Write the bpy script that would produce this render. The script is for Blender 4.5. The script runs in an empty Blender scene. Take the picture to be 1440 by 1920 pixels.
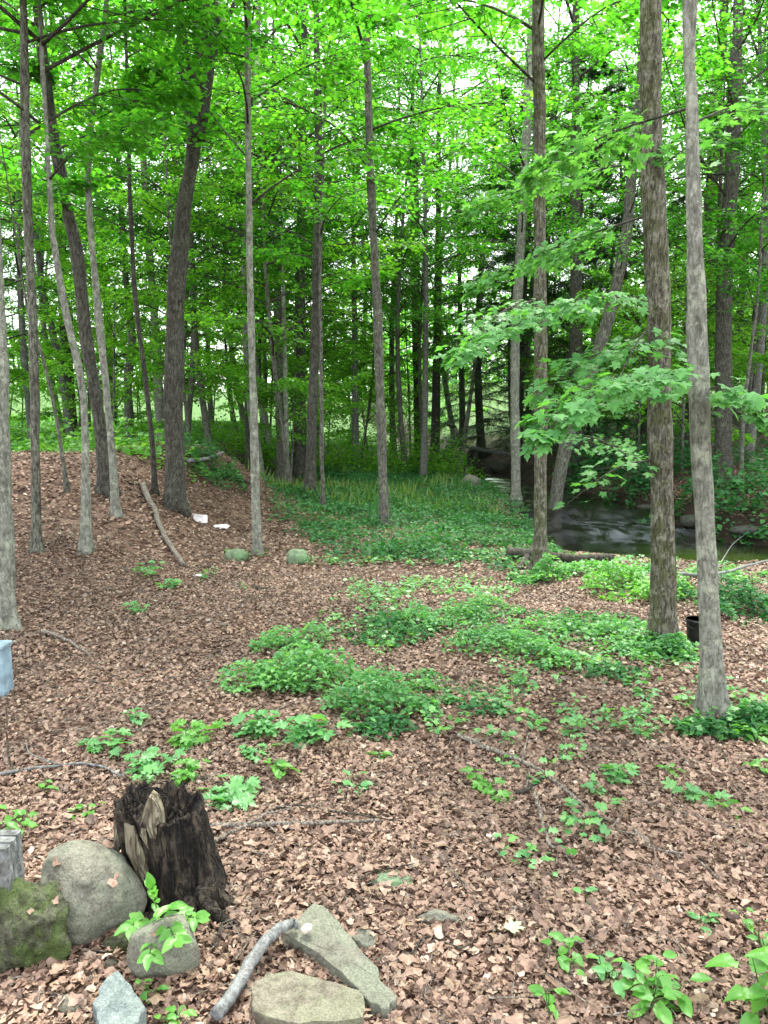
import bpy, math, random
import numpy as np
from mathutils import Matrix, Vector

random.seed(7)
R = np.random.default_rng(7)
sc = bpy.context.scene
COL = sc.collection
PI = math.pi

# ------------------------------------------------------------------ camera
F, CX, CY = 1450.0, 720.0, 960.0          # focal length and centre in photograph pixels
PITCH = math.radians(7.0)
CAMZ = 1.7
cam = bpy.data.objects.new('camera', bpy.data.cameras.new('camera'))
COL.objects.link(cam)
cam.location = (0, 0, CAMZ)
cam.rotation_euler = (PI / 2 - PITCH, 0, 0)
cam.data.sensor_fit = 'HORIZONTAL'
cam.data.sensor_width = 36
cam.data.lens = 36 * F / 1440
cam.data.clip_start = 0.05
cam.data.clip_end = 2000
sc.camera = cam

# ------------------------------------------------------------------ daylight, thin bright overcast
SUN_EL, SUN_AZ = math.radians(62), math.radians(12)     # azimuth measured from +Y towards +X
w = bpy.data.worlds.new('World'); sc.world = w; w.use_nodes = True
nt = w.node_tree; nt.nodes.clear()
sky = nt.nodes.new('ShaderNodeTexSky'); sky.sky_type = 'NISHITA'; sky.sun_disc = False
sky.sun_elevation = SUN_EL; sky.sun_rotation = SUN_AZ
sky.dust_density = 4; sky.air_density = 1.0
mixw = nt.nodes.new('ShaderNodeMix'); mixw.data_type = 'RGBA'; mixw.inputs['Factor'].default_value = 0.72
mixw.inputs['B'].default_value = (9.6, 9.5, 9.9, 1)
bg = nt.nodes.new('ShaderNodeBackground'); bg.inputs['Strength'].default_value = 0.15
out = nt.nodes.new('ShaderNodeOutputWorld')
nt.links.new(sky.outputs[0], mixw.inputs['A']); nt.links.new(mixw.outputs['Result'], bg.inputs[0])
nt.links.new(bg.outputs[0], out.inputs[0])
sd = bpy.data.lights.new('sun', 'SUN'); sd.energy = 4.5; sd.angle = math.radians(18); sd.color = (1, .96, .88)
so = bpy.data.objects.new('sun', sd); COL.objects.link(so)
dv = Vector((math.sin(SUN_AZ) * math.cos(SUN_EL), math.cos(SUN_AZ) * math.cos(SUN_EL), math.sin(SUN_EL)))
so.rotation_euler = dv.to_track_quat('Z', 'Y').to_euler()
so.location = (0, 0, 30)
sc.view_settings.view_transform = 'Standard'; sc.view_settings.look = 'None'
sc.view_settings.gamma = 1; sc.view_settings.use_curve_mapping = False
sc.view_settings.exposure = 1.85
sc.cycles.max_bounces = 8; sc.cycles.diffuse_bounces = 5; sc.cycles.transmission_bounces = 4
sc.cycles.glossy_bounces = 2; sc.cycles.transparent_max_bounces = 4
sc.cycles.use_denoising = True

# ------------------------------------------------------------------ numeric helpers
def _h(ix, iy, iz, s):
    n = (ix * 374761393 + iy * 668265263 + iz * 2147483647 + s * 974634777) & 0xFFFFFFFF
    n = ((n ^ (n >> 13)) * 1274126177) & 0xFFFFFFFF
    return ((n ^ (n >> 16)) & 0xFFFF) / 32767.5 - 1.0
def noise(x, y, z=0.0, s=0):
    x, y, z = np.broadcast_arrays(np.asarray(x, float), np.asarray(y, float), np.asarray(z, float))
    ix, iy, iz = [np.floor(a).astype(np.int64) for a in (x, y, z)]
    fx, fy, fz = x - ix, y - iy, z - iz
    fx, fy, fz = [a * a * (3 - 2 * a) for a in (fx, fy, fz)]
    r = 0
    for a in (0, 1):
        for b in (0, 1):
            for c in (0, 1):
                r = r + _h(ix + a, iy + b, iz + c, s) * (fx if a else 1 - fx) * (fy if b else 1 - fy) * (fz if c else 1 - fz)
    return r
def fbm(x, y, z=0.0, s=0, o=4):
    r, a, f = 0, 1.0, 1.0
    for k in range(o):
        r = r + a * noise(np.asarray(x) * f, np.asarray(y) * f, np.asarray(z) * f, s + k); a *= .5; f *= 2.03
    return r
def S(t):
    t = np.clip(t, 0, 1); return t * t * (3 - 2 * t)

STREAM = np.array([(-2, 70), (1.2, 45), (2.5, 32), (3.4, 25), (4.0, 19.5), (4.35, 15.5), (4.3, 12.1), (6.4, 11.0), (11, 10.6), (18, 10.2), (40, 9)], float)
HW = np.array([.6, .5, .45, .5, .75, 1.25, 1.6, 1.35, 1.3, 1.5, 1.5])
WATER_Z = -.42
def stream_dist(x, y):
    """signed distance to the water's edge (negative inside the bed)"""
    x = np.asarray(x, float); y = np.asarray(y, float)
    best = np.full(np.broadcast(x, y).shape, 1e9)
    for i in range(len(STREAM) - 1):
        a, b = STREAM[i], STREAM[i + 1]; d = b - a
        t = np.clip(((x - a[0]) * d[0] + (y - a[1]) * d[1]) / (d @ d), 0, 1)
        q = np.hypot(x - a[0] - t * d[0], y - a[1] - t * d[1]) - (HW[i] + t * (HW[i + 1] - HW[i]))
        best = np.minimum(best, q)
    return best
def gz(x, y):
    x = np.asarray(x, float); y = np.asarray(y, float)
    z = .05 * fbm(x * .35, y * .35, 0, 3, 3) + .012 * fbm(x * 2.1, y * 2.1, 0, 8, 2)
    # left bank with a crest about 12 m out
    bank = 1.12 * S((-x - 1.35 - .10 * (y - 8)) / 2.6) * S((y - 6.2) / 5.6)
    bank = bank * (1 - .32 * S((y - 13.5) / 4))
    z = z + bank
    z = z + .62 * np.exp(-((x + 2.9) / 1.15) ** 2 - ((y - 14.3) / 1.5) ** 2)
    # ground across the stream rises away
    sdv = stream_dist(x, y)
    east = S((x - np.interp(y, STREAM[:7, 1][::-1], STREAM[:7, 0][::-1]) + .3) / 1.5) * S((y - 11) / 3)
    z = z + east * (.55 * S((sdv - .1) / 2.2) + 1.3 * S((sdv - 1) / 18))
    z = z - .10 * S((y - 6) / 9) * (1 - east) * S((x + 2) / 3)
    z = z + 3.4 * S((y - 25) / 60) + .25 * fbm(x * .12, y * .12, 0, 15, 2) * S((y - 20) / 15)
    z = z - .14 * S((2.2 - sdv) / 2.2) * (1 - east)
    # bed of the stream, steep low banks
    edge = sdv + .25 * fbm(x * .9, y * .9, 0, 21, 3)
    z = z * 1.0
    cut = S((.42 - edge) / .75)
    z = z * (1 - cut) + cut * (WATER_Z - .22 + .1 * fbm(x * 2, y * 2, 0, 5, 2))
    return z
def gzs(x, y): return float(gz(np.array([x]), np.array([y]))[0])
CP, SP = math.cos(PITCH), math.sin(PITCH)
def ray(px, py):
    u, v = (px - CX) / F, (CY - py) / F
    return np.array([u, CP + v * SP, -SP + v * CP])
_T = np.concatenate([np.arange(.8, 12, .01), np.arange(12, 120, .05)])
def pix(px, py, dz=0.0):
    d = ray(px, py); P = d[None] * _T[:, None]; P[:, 2] += CAMZ
    below = P[:, 2] - dz < gz(P[:, 0], P[:, 1])
    i = int(np.argmax(below)) if below.any() else len(_T) - 1
    p = P[i]; return np.array([p[0], p[1], gzs(p[0], p[1])])
def at(px, py, Y):
    d = ray(px, py); t = Y / d[1]
    return np.array([d[0] * t, Y, CAMZ + d[2] * t])
def nrm(v):
    v = np.asarray(v, float); return v / (np.linalg.norm(v, axis=-1, keepdims=True) + 1e-12)

# ------------------------------------------------------------------ mesh helpers
def mesh(name, V, Fc, mats, midx=None, smooth=False):
    """V (n,3), Fc list of arrays of faces (m,3) or (m,4)"""
    me = bpy.data.meshes.new(name)
    if not isinstance(Fc, (list, tuple)): Fc = [Fc]
    Fc = [np.asarray(f, np.int64) for f in Fc if len(f)]
    V = np.asarray(V, np.float32)
    me.vertices.add(len(V)); me.vertices.foreach_set('co', V.ravel())
    loops = np.concatenate([f.ravel() for f in Fc]); tot = np.concatenate([np.full(len(f), f.shape[1]) for f in Fc])
    start = np.concatenate([[0], np.cumsum(tot)[:-1]])
    me.loops.add(len(loops)); me.loops.foreach_set('vertex_index', loops.astype(np.int32))
    me.polygons.add(len(tot)); me.polygons.foreach_set('loop_start', start.astype(np.int32))
    for m in (mats if isinstance(mats, (list, tuple)) else [mats]): me.materials.append(m)
    if midx is not None: me.polygons.foreach_set('material_index', np.asarray(midx, np.int32))
    me.polygons.foreach_set('use_smooth', np.full(len(tot), bool(smooth)))
    me.update(calc_edges=True)
    return me
def link(name, me, parent=None, loc=None):
    o = bpy.data.objects.new(name, me); COL.objects.link(o)
    if parent is not None: o.parent = parent
    if loc is not None: o.location = [float(c) for c in loc]
    return o
def tag(o, label=None, cat=None, group=None, kind=None):
    if label: o['label'] = label
    if cat: o['category'] = cat
    if group: o['group'] = group
    if kind: o['kind'] = kind
    return o
def thing(name, loc, label, cat, group=None):
    return tag(link(name, None, None, loc), label, cat, group)
def base(o):
    b = np.zeros(3)
    while o is not None:
        b += np.array(o.location); o = o.parent
    return b
def part(name, V, Fc, mats, parent, smooth=False, kind=None, label=None, midx=None):
    """V in world coordinates; parents carry no rotation"""
    o = link(name, mesh(name, np.asarray(V) - base(parent), Fc, mats, midx, smooth), parent)
    return tag(o, label, None, None, kind)
def single(name, V, Fc, mats, loc, label, cat, smooth=False, group=None, kind=None):
    loc = np.asarray(loc, float)
    o = link(name, mesh(name, np.asarray(V) - loc, Fc, mats, None, smooth), None, loc)
    return tag(o, label, cat, group, kind)

def tube(P, rad, seg=8, cap=True, disp=0, ds=1.0, seed=0, flat=1.0):
    P = np.asarray(P, float); n = len(P); rad = np.broadcast_to(np.asarray(rad, float), (n,))
    T = np.gradient(P, axis=0); T = nrm(T)
    ref = np.array([1, 0, 0.]) if abs(T[0][0]) < .8 else np.array([0, 0, 1.])
    A = nrm(np.cross(T, np.cross(ref[None], T))); B = np.cross(T, A)
    th = np.arange(seg) / seg * 2 * PI
    d = A[:, None] * np.cos(th)[None, :, None] + B[:, None] * np.sin(th)[None, :, None] * flat
    r = rad[:, None] * np.ones((n, seg))
    V = P[:, None] + d * r[..., None]
    if disp:
        q = V * ds
        V = V + d * (disp * fbm(q[..., 0], q[..., 1], q[..., 2] * .3, seed, 3))[..., None]
    V = V.reshape(-1, 3)
    i = np.arange(n - 1)[:, None] * seg; j = np.arange(seg)[None]; k = (j + 1) % seg
    Q = np.stack([i + j, i + k, i + seg + k, i + seg + j], -1).reshape(-1, 4)
    Fs = [Q]
    if cap:
        V = np.vstack([V, P[:1], P[-1:]]); c0, c1 = n * seg, n * seg + 1
        j = np.arange(seg); k = (j + 1) % seg
        Fs.append(np.stack([k, j, np.full(seg, c0)], -1))
        Fs.append(np.stack([(n - 1) * seg + j, (n - 1) * seg + k, np.full(seg, c1)], -1))
    return V, Fs
def join(parts):
    V, T, Qd, n = [], [], [], 0
    for v, fs in parts:
        for f in (fs if isinstance(fs, (list, tuple)) else [fs]):
            if len(f): (T if f.shape[1] == 3 else Qd).append(f + n)
        V.append(v); n += len(v)
    Fs = []
    if T: Fs.append(np.vstack(T))
    if Qd: Fs.append(np.vstack(Qd))
    return np.vstack(V), Fs
def prisms(p0, p1, r0, r1, seg=3):
    p0, p1 = np.asarray(p0, float), np.asarray(p1, float)
    n = len(p0); T = nrm(p1 - p0)
    ref = np.where(np.abs(T[:, 2:3]) > .9, np.array([[1., 0, 0]]), np.array([[0, 0, 1.]]))
    A = nrm(np.cross(T, ref)); B = np.cross(T, A)
    th = np.arange(seg) / seg * 2 * PI
    d = A[:, None] * np.cos(th)[None, :, None] + B[:, None] * np.sin(th)[None, :, None]
    r0 = np.broadcast_to(np.asarray(r0, float), (n,)); r1 = np.broadcast_to(np.asarray(r1, float), (n,))
    V = np.stack([p0[:, None] + d * r0[:, None, None], p1[:, None] + d * r1[:, None, None]], 1).reshape(-1, 3)
    b = (np.arange(n) * 2 * seg)[:, None]; j = np.arange(seg)[None]; k = (j + 1) % seg
    return V, [np.stack([b + j, b + k, b + seg + k, b + seg + j], -1).reshape(-1, 4)]
def path(pts, n=40):
    """smooth Catmull-Rom through points"""
    P = np.asarray(pts, float)
    if len(P) == 2: return P[0] + (P[1] - P[0]) * np.linspace(0, 1, n)[:, None]
    Q = np.vstack([2 * P[0] - P[1], P, 2 * P[-1] - P[-2]])
    t = np.linspace(0, len(P) - 1 - 1e-6, n); i = t.astype(int); f = (t - i)[:, None]
    a, b, c, d = Q[i], Q[i + 1], Q[i + 2], Q[i + 3]
    return .5 * (2 * b + (c - a) * f + (2 * a - 5 * b + 4 * c - d) * f ** 2 + (3 * b - a - 3 * c + d) * f ** 3)

# ---- leaf templates: (verts, tris); x across, y along, z up
def fan(outline, centre, curl=.12, fold=.1):
    o = np.array(outline, float); V = np.vstack([[centre], o])
    z = -curl * (V[:, 1] - .3) ** 2 - curl * V[:, 0] ** 2 * .6 + fold * np.abs(V[:, 0])
    V = np.column_stack([V, z]); n = len(o); j = np.arange(n)
    return V, np.stack([np.zeros(n, int), 1 + j, 1 + (j + 1) % n], -1)
def mirror(half):
    return half + [(-x, y) for x, y in half[::-1] if abs(x) > 1e-6]
LEAF_FAR = (np.array([(0, 0, 0), (.46, .38, .10), (0, 1, -.08), (-.46, .38, .10)], float), np.array([(0, 1, 2), (0, 2, 3)]))
LEAF_MID = fan(mirror([(0, 0), (.42, .04), (.25, .3), (.55, .56), (.2, .6), (0, 1)]), (0, .35))
LEAF_MID = fan(mirror([(0, 0), (.5, .1), (.22, .34), (.47, .62), (0, 1)]), (0, .4))
LEAF_MAPLE = fan(mirror([(0, .0), (.18, -.07), (.40, -.02), (.34, .10), (.50, .22), (.30, .28), (.36, .40), (.56, .50), (.47, .56), (.54, .70), (.36, .64), (.27, .60), (.13, .56), (.20, .74), (.11, .80), (0, 1)]), (0, .3), .22, .14)
LEAF_OVAL = fan(mirror([(0, 0), (.16, .08), (.27, .25), (.31, .45), (.24, .68), (.12, .88), (0, 1)]), (0, .42), .3, .22)
LEAF_SPEAR = fan(mirror([(0, 0), (.15, .2), (.19, .45), (.1, .75), (0, 1)]), (0, .4), .3, .2)
LEAF_LANCE = (np.array([(0, 0, 0), (.34, .40, .10), (.12, .75, .03), (0, 1, -.1), (-.12, .75, .03), (-.34, .40, .10)], float), np.array([(0, 1, 2), (0, 2, 3), (0, 3, 4), (0, 4, 5)]))
NEEDLE = (np.array([(0, 0, 0), (.07, .35, .0), (0, 1, -.05), (-.07, .35, 0)], float), np.array([(0, 1, 2), (0, 2, 3)]))
def dead_tmpl(seed, hi):
    r = np.random.default_rng(seed); n = 11 if hi else 6
    th = np.arange(n) / n * 2 * PI; rr = .5 * (1 + .30 * r.standard_normal(n) * (1 if hi else .6)); rr = np.clip(rr, .2, .75)
    o = np.column_stack([np.cos(th) * rr * .72, np.sin(th) * rr]); V = np.vstack([[(0, 0)], o])
    bend = r.uniform(.25, .9); ax = r.uniform(0, PI); q = V[:, 0] * math.cos(ax) + V[:, 1] * math.sin(ax)
    z = bend * q ** 2 + r.uniform(.0, .12, len(V)) ; z -= z.mean()
    V = np.column_stack([V, z]); j = np.arange(n)
    return V, np.stack([np.zeros(n, int), 1 + j, 1 + (j + 1) % n], -1)
def leaves(tm, pos, dr, up, size):
    """instances of one template as one triangle soup"""
    tv, tf = tm; pos = np.asarray(pos, float); n = len(pos)
    if n == 0: return np.zeros((0, 3)), np.zeros((0, 3), int)
    y = nrm(dr); x = nrm(np.cross(y, up)); z = np.cross(x, y)
    s = np.broadcast_to(np.asarray(size, float), (n,))[:, None, None]
    V = pos[:, None] + s * (tv[None, :, 0:1] * x[:, None] + tv[None, :, 1:2] * y[:, None] + tv[None, :, 2:3] * z[:, None])
    Fc = tf[None] + (np.arange(n) * len(tv))[:, None, None]
    return V.reshape(-1, 3), Fc.reshape(-1, 3)

# ------------------------------------------------------------------ materials
def mat(name):
    m = bpy.data.materials.new(name); m.use_nodes = True
    t = m.node_tree; t.nodes.clear()
    return m, t, t.nodes, t.links
def N(ns, typ, **kw):
    n = ns.new(typ)
    for k, v in kw.items():
        if k[0].isupper() or k.isdigit(): n.inputs[int(k) if k.isdigit() else k.replace('_', ' ')].default_value = v
        else: setattr(n, k, v)
    return n
def ramp(ns, stops, interp='LINEAR'):
    r = ns.new('ShaderNodeValToRGB'); r.color_ramp.interpolation = interp
    e = r.color_ramp.elements
    while len(e) < len(stops): e.new(.5)
    for el, (p, c) in zip(e, stops): el.position = p; el.color = (*c, 1)
    return r
def leaf_mat(name, stops, trans, tstr=.5, rough=.45, spec=.35, tree_var=.25):
    m, t, ns, L = mat(name)
    g = N(ns, 'ShaderNodeNewGeometry'); oi = N(ns, 'ShaderNodeObjectInfo')
    tc = N(ns, 'ShaderNodeTexCoord'); nz = N(ns, 'ShaderNodeTexNoise', Scale=.55, Detail=2.0)
    L.new(tc.outputs['Object'], nz.inputs['Vector'])
    a = N(ns, 'ShaderNodeMath', operation='MULTIPLY'); a.inputs[1].default_value = .55; L.new(g.outputs['Random Per Island'], a.inputs[0])
    b = N(ns, 'ShaderNodeMath', operation='MULTIPLY_ADD'); b.inputs[1].default_value = .55; L.new(nz.outputs['Fac'], b.inputs[0]); L.new(a.outputs[0], b.inputs[2])
    c = N(ns, 'ShaderNodeMath', operation='MULTIPLY_ADD'); c.inputs[1].default_value = tree_var; L.new(oi.outputs['Random'], c.inputs[0]); L.new(b.outputs[0], c.inputs[2])
    d = N(ns, 'ShaderNodeMath', operation='SUBTRACT'); d.inputs[1].default_value = tree_var * .5 + .05; L.new(c.outputs[0], d.inputs[0])
    r = ramp(ns, stops); L.new(d.outputs[0], r.inputs[0])
    p = N(ns, 'ShaderNodeBsdfPrincipled', Roughness=rough); p.inputs['Specular IOR Level'].default_value = spec
    L.new(r.outputs[0], p.inputs['Base Color'])
    tr = N(ns, 'ShaderNodeBsdfTranslucent')
    mx = N(ns, 'ShaderNodeMix', data_type='RGBA', blend_type='MULTIPLY'); mx.inputs['Factor'].default_value = 1
    mx.inputs['B'].default_value = (*trans, 1); L.new(r.outputs[0], mx.inputs['A']); L.new(mx.outputs['Result'], tr.inputs[0])
    ms = N(ns, 'ShaderNodeMixShader'); ms.inputs[0].default_value = tstr
    L.new(p.outputs[0], ms.inputs[1]); L.new(tr.outputs[0], ms.inputs[2])
    o = N(ns, 'ShaderNodeOutputMaterial'); L.new(ms.outputs[0], o.inputs[0])
    return m
CANOPY = leaf_mat('canopy_leaf', [(.1, (.03, .14, .014)), (.5, (.055, .235, .02)), (.9, (.125, .34, .03))], (1.55, 1.62, .8), .6)
LIT_LEAF = leaf_mat('lit_understorey_leaf', [(.1, (.06, .20, .02)), (.5, (.11, .32, .03)), (.9, (.21, .42, .04))], (1.45, 1.55, .6), .6)  # paler understorey leaf, with the backlit glow painted into its colour
SPRAY = leaf_mat('near_maple_leaf', [(.1, (.045, .165, .045)), (.5, (.085, .255, .072)), (.9, (.14, .34, .095))], (1.8, 1.9, .7), .42, .55, .3)
HERB = leaf_mat('herb_leaf', [(.1, (.045, .155, .05)), (.5, (.09, .265, .085)), (.9, (.17, .37, .10))], (1.7, 1.8, .6), .38, .42, .45)
BRIGHT = leaf_mat('bright_leaf', [(.1, (.04, .16, .03)), (.5, (.08, .25, .035)), (.9, (.16, .34, .045))], (1.6, 1.7, .6), .38, .42, .45)
COVER = leaf_mat('ground_cover_leaf', [(.1, (.014, .07, .022)), (.5, (.03, .13, .038)), (.9, (.075, .22, .05))], (1.6, 1.8, .6), .3, .6, .25)
GRASS = leaf_mat('grass_blade', [(.1, (.04, .12, .02)), (.5, (.075, .18, .03)), (.9, (.20, .26, .08))], (1.7, 1.7, .6), .35)
HEMLOCK = leaf_mat('hemlock_needle', [(.1, (.012, .035, .014)), (.5, (.02, .065, .022)), (.9, (.04, .10, .03))], (1.4, 1.6, .6), .25)
LITTER_STOPS = [(0, (.055, .037, .027)), (.15, (.105, .067, .047)), (.35, (.17, .11, .078)), (.55, (.22, .147, .106)), (.78, (.27, .19, .14)), (.9, (.19, .14, .088)), (.98, (.30, .235, .178)), (1, (.40, .34, .27))]
LITTER_STOPS = [(p_, tuple(q_ * 1.12 for q_ in c_)) for p_, c_ in LITTER_STOPS]
def dead_mat():
    m, t, ns, L = mat('dead_leaf')
    g = N(ns, 'ShaderNodeNewGeometry'); oi = N(ns, 'ShaderNodeObjectInfo')
    a = N(ns, 'ShaderNodeMath', operation='ADD'); L.new(g.outputs['Random Per Island'], a.inputs[0]); L.new(oi.outputs['Random'], a.inputs[1])
    f = N(ns, 'ShaderNodeMath', operation='FRACT'); L.new(a.outputs[0], f.inputs[0])
    r = ramp(ns, LITTER_STOPS); L.new(f.outputs[0], r.inputs[0])
    nz = N(ns, 'ShaderNodeTexNoise', Scale=70.0, Detail=3.0); tc = N(ns, 'ShaderNodeTexCoord'); L.new(tc.outputs['Object'], nz.inputs[0])
    rr = ramp(ns, [(.3, (.6, .6, .6)), (.7, (1.15, 1.12, 1.1))])
    nb_ = N(ns, 'ShaderNodeTexNoise', Scale=1.3, Detail=4.0, Roughness=.65); L.new(tc.outputs['Object'], nb_.inputs[0])
    am = N(ns, 'ShaderNodeMath', operation='MULTIPLY_ADD'); am.inputs[1].default_value = 1.1; am.inputs[2].default_value = -.55; L.new(nb_.outputs['Fac'], am.inputs[0])
    ad = N(ns, 'ShaderNodeMath', operation='ADD'); L.new(nz.outputs['Fac'], ad.inputs[0]); L.new(am.outputs[0], ad.inputs[1]); L.new(ad.outputs[0], rr.inputs[0])
    mx = N(ns, 'ShaderNodeMix', data_type='RGBA', blend_type='MULTIPLY'); mx.inputs['Factor'].default_value = 1
    L.new(r.outputs[0], mx.inputs['A']); L.new(rr.outputs[0], mx.inputs['B'])
    p = N(ns, 'ShaderNodeBsdfPrincipled', Roughness=.55); p.inputs['Specular IOR Level'].default_value = .3
    L.new(mx.outputs['Result'], p.inputs['Base Color'])
    tr = N(ns, 'ShaderNodeBsdfTranslucent'); L.new(mx.outputs['Result'], tr.inputs[0])
    ms = N(ns, 'ShaderNodeMixShader'); ms.inputs[0].default_value = .15
    L.new(p.outputs[0], ms.inputs[1]); L.new(tr.outputs[0], ms.inputs[2])
    o = N(ns, 'ShaderNodeOutputMaterial'); L.new(ms.outputs[0], o.inputs[0]); return m
DEAD = dead_mat()
DK = .66
def bark_mat(name, c0, c1, c2, lichen, lich_amt=.45, stretch=.30, sc_=42, bump=1.0, moss=None, moss_amt=.5, fis=.36):
    m, t, ns, L = mat(name)
    tc = N(ns, 'ShaderNodeTexCoord'); mp = N(ns, 'ShaderNodeMapping'); mp.inputs['Scale'].default_value = (1, 1, stretch)
    L.new(tc.outputs['Object'], mp.inputs[0])
    n1 = N(ns, 'ShaderNodeTexNoise', Scale=sc_, Detail=6.0, Roughness=.65); L.new(mp.outputs[0], n1.inputs[0])
    c0, c1, c2 = [tuple(k * DK * 1.06 for k in (c[0] * .90, c[1], c[2] * 1.02)) for c in (c0, c1, c2)]
    r1 = ramp(ns, [(.36, c0), (.5, c1), (.66, c2)]); L.new(n1.outputs['Fac'], r1.inputs[0])
    mf = N(ns, 'ShaderNodeMapping'); mf.inputs['Scale'].default_value = (1, 1, stretch * .8); L.new(tc.outputs['Object'], mf.inputs[0])
    nf = N(ns, 'ShaderNodeTexNoise', Scale=sc_ * .8, Detail=3.0, Roughness=.5, Distortion=.6); L.new(mf.outputs[0], nf.inputs[0])
    f1 = N(ns, 'ShaderNodeMath', operation='SUBTRACT'); f1.inputs[1].default_value = .5; L.new(nf.outputs['Fac'], f1.inputs[0])
    f2 = N(ns, 'ShaderNodeMath', operation='ABSOLUTE'); L.new(f1.outputs[0], f2.inputs[0])
    rf_ = ramp(ns, [(0, (fis, fis * .98, fis * .94)), (.045, (1, 1, 1))]); L.new(f2.outputs[0], rf_.inputs[0])
    n2 = N(ns, 'ShaderNodeTexNoise', Scale=8.0, Detail=7.0, Roughness=.8); L.new(tc.outputs['Object'], n2.inputs[0])
    r2 = ramp(ns, [(.5, (0, 0, 0)), (.62, (1, 1, 1))]); L.new(n2.outputs['Fac'], r2.inputs[0])
    a = N(ns, 'ShaderNodeMath', operation='MULTIPLY'); a.inputs[1].default_value = lich_amt; L.new(r2.outputs[0], a.inputs[0])
    mx = N(ns, 'ShaderNodeMix', data_type='RGBA'); L.new(a.outputs[0], mx.inputs['Factor']); L.new(r1.outputs[0], mx.inputs['A']); mx.inputs['B'].default_value = (*lichen, 1)
    col = mx.outputs['Result']
    if moss:
        n3 = N(ns, 'ShaderNodeTexNoise', Scale=9.0, Detail=6.0, Roughness=.75); L.new(tc.outputs['Object'], n3.inputs[0])
        r3 = ramp(ns, [(.47, (0, 0, 0)), (.56, (1, 1, 1))]); L.new(n3.outputs['Fac'], r3.inputs[0])
        b = N(ns, 'ShaderNodeMath', operation='MULTIPLY'); b.inputs[1].default_value = moss_amt; L.new(r3.outputs[0], b.inputs[0])
        m2 = N(ns, 'ShaderNodeMix', data_type='RGBA'); L.new(b.outputs[0], m2.inputs['Factor']); L.new(col, m2.inputs['A']); m2.inputs['B'].default_value = (*moss, 1)
        col = m2.outputs['Result']
    fm = N(ns, 'ShaderNodeMix', data_type='RGBA', blend_type='MULTIPLY'); fm.inputs['Factor'].default_value = 1
    L.new(col, fm.inputs['A']); L.new(rf_.outputs[0], fm.inputs['B']); col = fm.outputs['Result']
    hh_ = N(ns, 'ShaderNodeMath', operation='MULTIPLY'); L.new(n1.outputs['Fac'], hh_.inputs[0]); L.new(rf_.outputs[0], hh_.inputs[1])
    p = N(ns, 'ShaderNodeBsdfPrincipled', Roughness=.85); p.inputs['Specular IOR Level'].default_value = .2; L.new(col, p.inputs['Base Color'])
    bp = N(ns, 'ShaderNodeBump', Strength=bump, Distance=.02); L.new(hh_.outputs[0], bp.inputs['Height']); L.new(bp.outputs[0], p.inputs['Normal'])
    o = N(ns, 'ShaderNodeOutputMaterial'); L.new(p.outputs[0], o.inputs[0]); return m
B_PALE = bark_mat('pale_grey_bark', (.13, .12, .09), (.24, .225, .18), (.36, .34, .28), (.34, .38, .28), .6, stretch=.42, sc_=34, fis=.68)
B_GREY = bark_mat('grey_brown_bark', (.07, .06, .045), (.15, .135, .105), (.24, .22, .175), (.24, .27, .19), .45)
B_DARK = bark_mat('dark_bark', (.04, .034, .026), (.085, .075, .058), (.14, .125, .10), (.15, .165, .115), .4)
B_MOSS = bark_mat('mottled_mossy_bark', (.07, .055, .04), (.17, .145, .11), (.30, .27, .21), (.30, .32, .22), .5, moss=(.055, .065, .02), moss_amt=.75)
B_FAR = bark_mat('far_bark', (.10, .09, .075), (.19, .175, .15), (.30, .28, .25), (.3, .32, .26), .4)
TWIG = bark_mat('twig_bark', (.04, .033, .024), (.08, .066, .05), (.14, .12, .09), (.15, .16, .1), .2)
STEM = bark_mat('green_stem', (.05, .10, .03), (.08, .15, .04), (.12, .18, .06), (.1, .2, .05), .2)
DEADWOOD = bark_mat('dead_wood', (.16, .12, .09), (.30, .24, .19), (.45, .38, .31), (.4, .36, .3), .4, sc_=60)
GREYWOOD = bark_mat('weathered_grey_wood', (.11, .105, .10), (.22, .215, .20), (.36, .35, .33), (.3, .3, .28), .4, stretch=.5, sc_=40, fis=.8)
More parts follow.
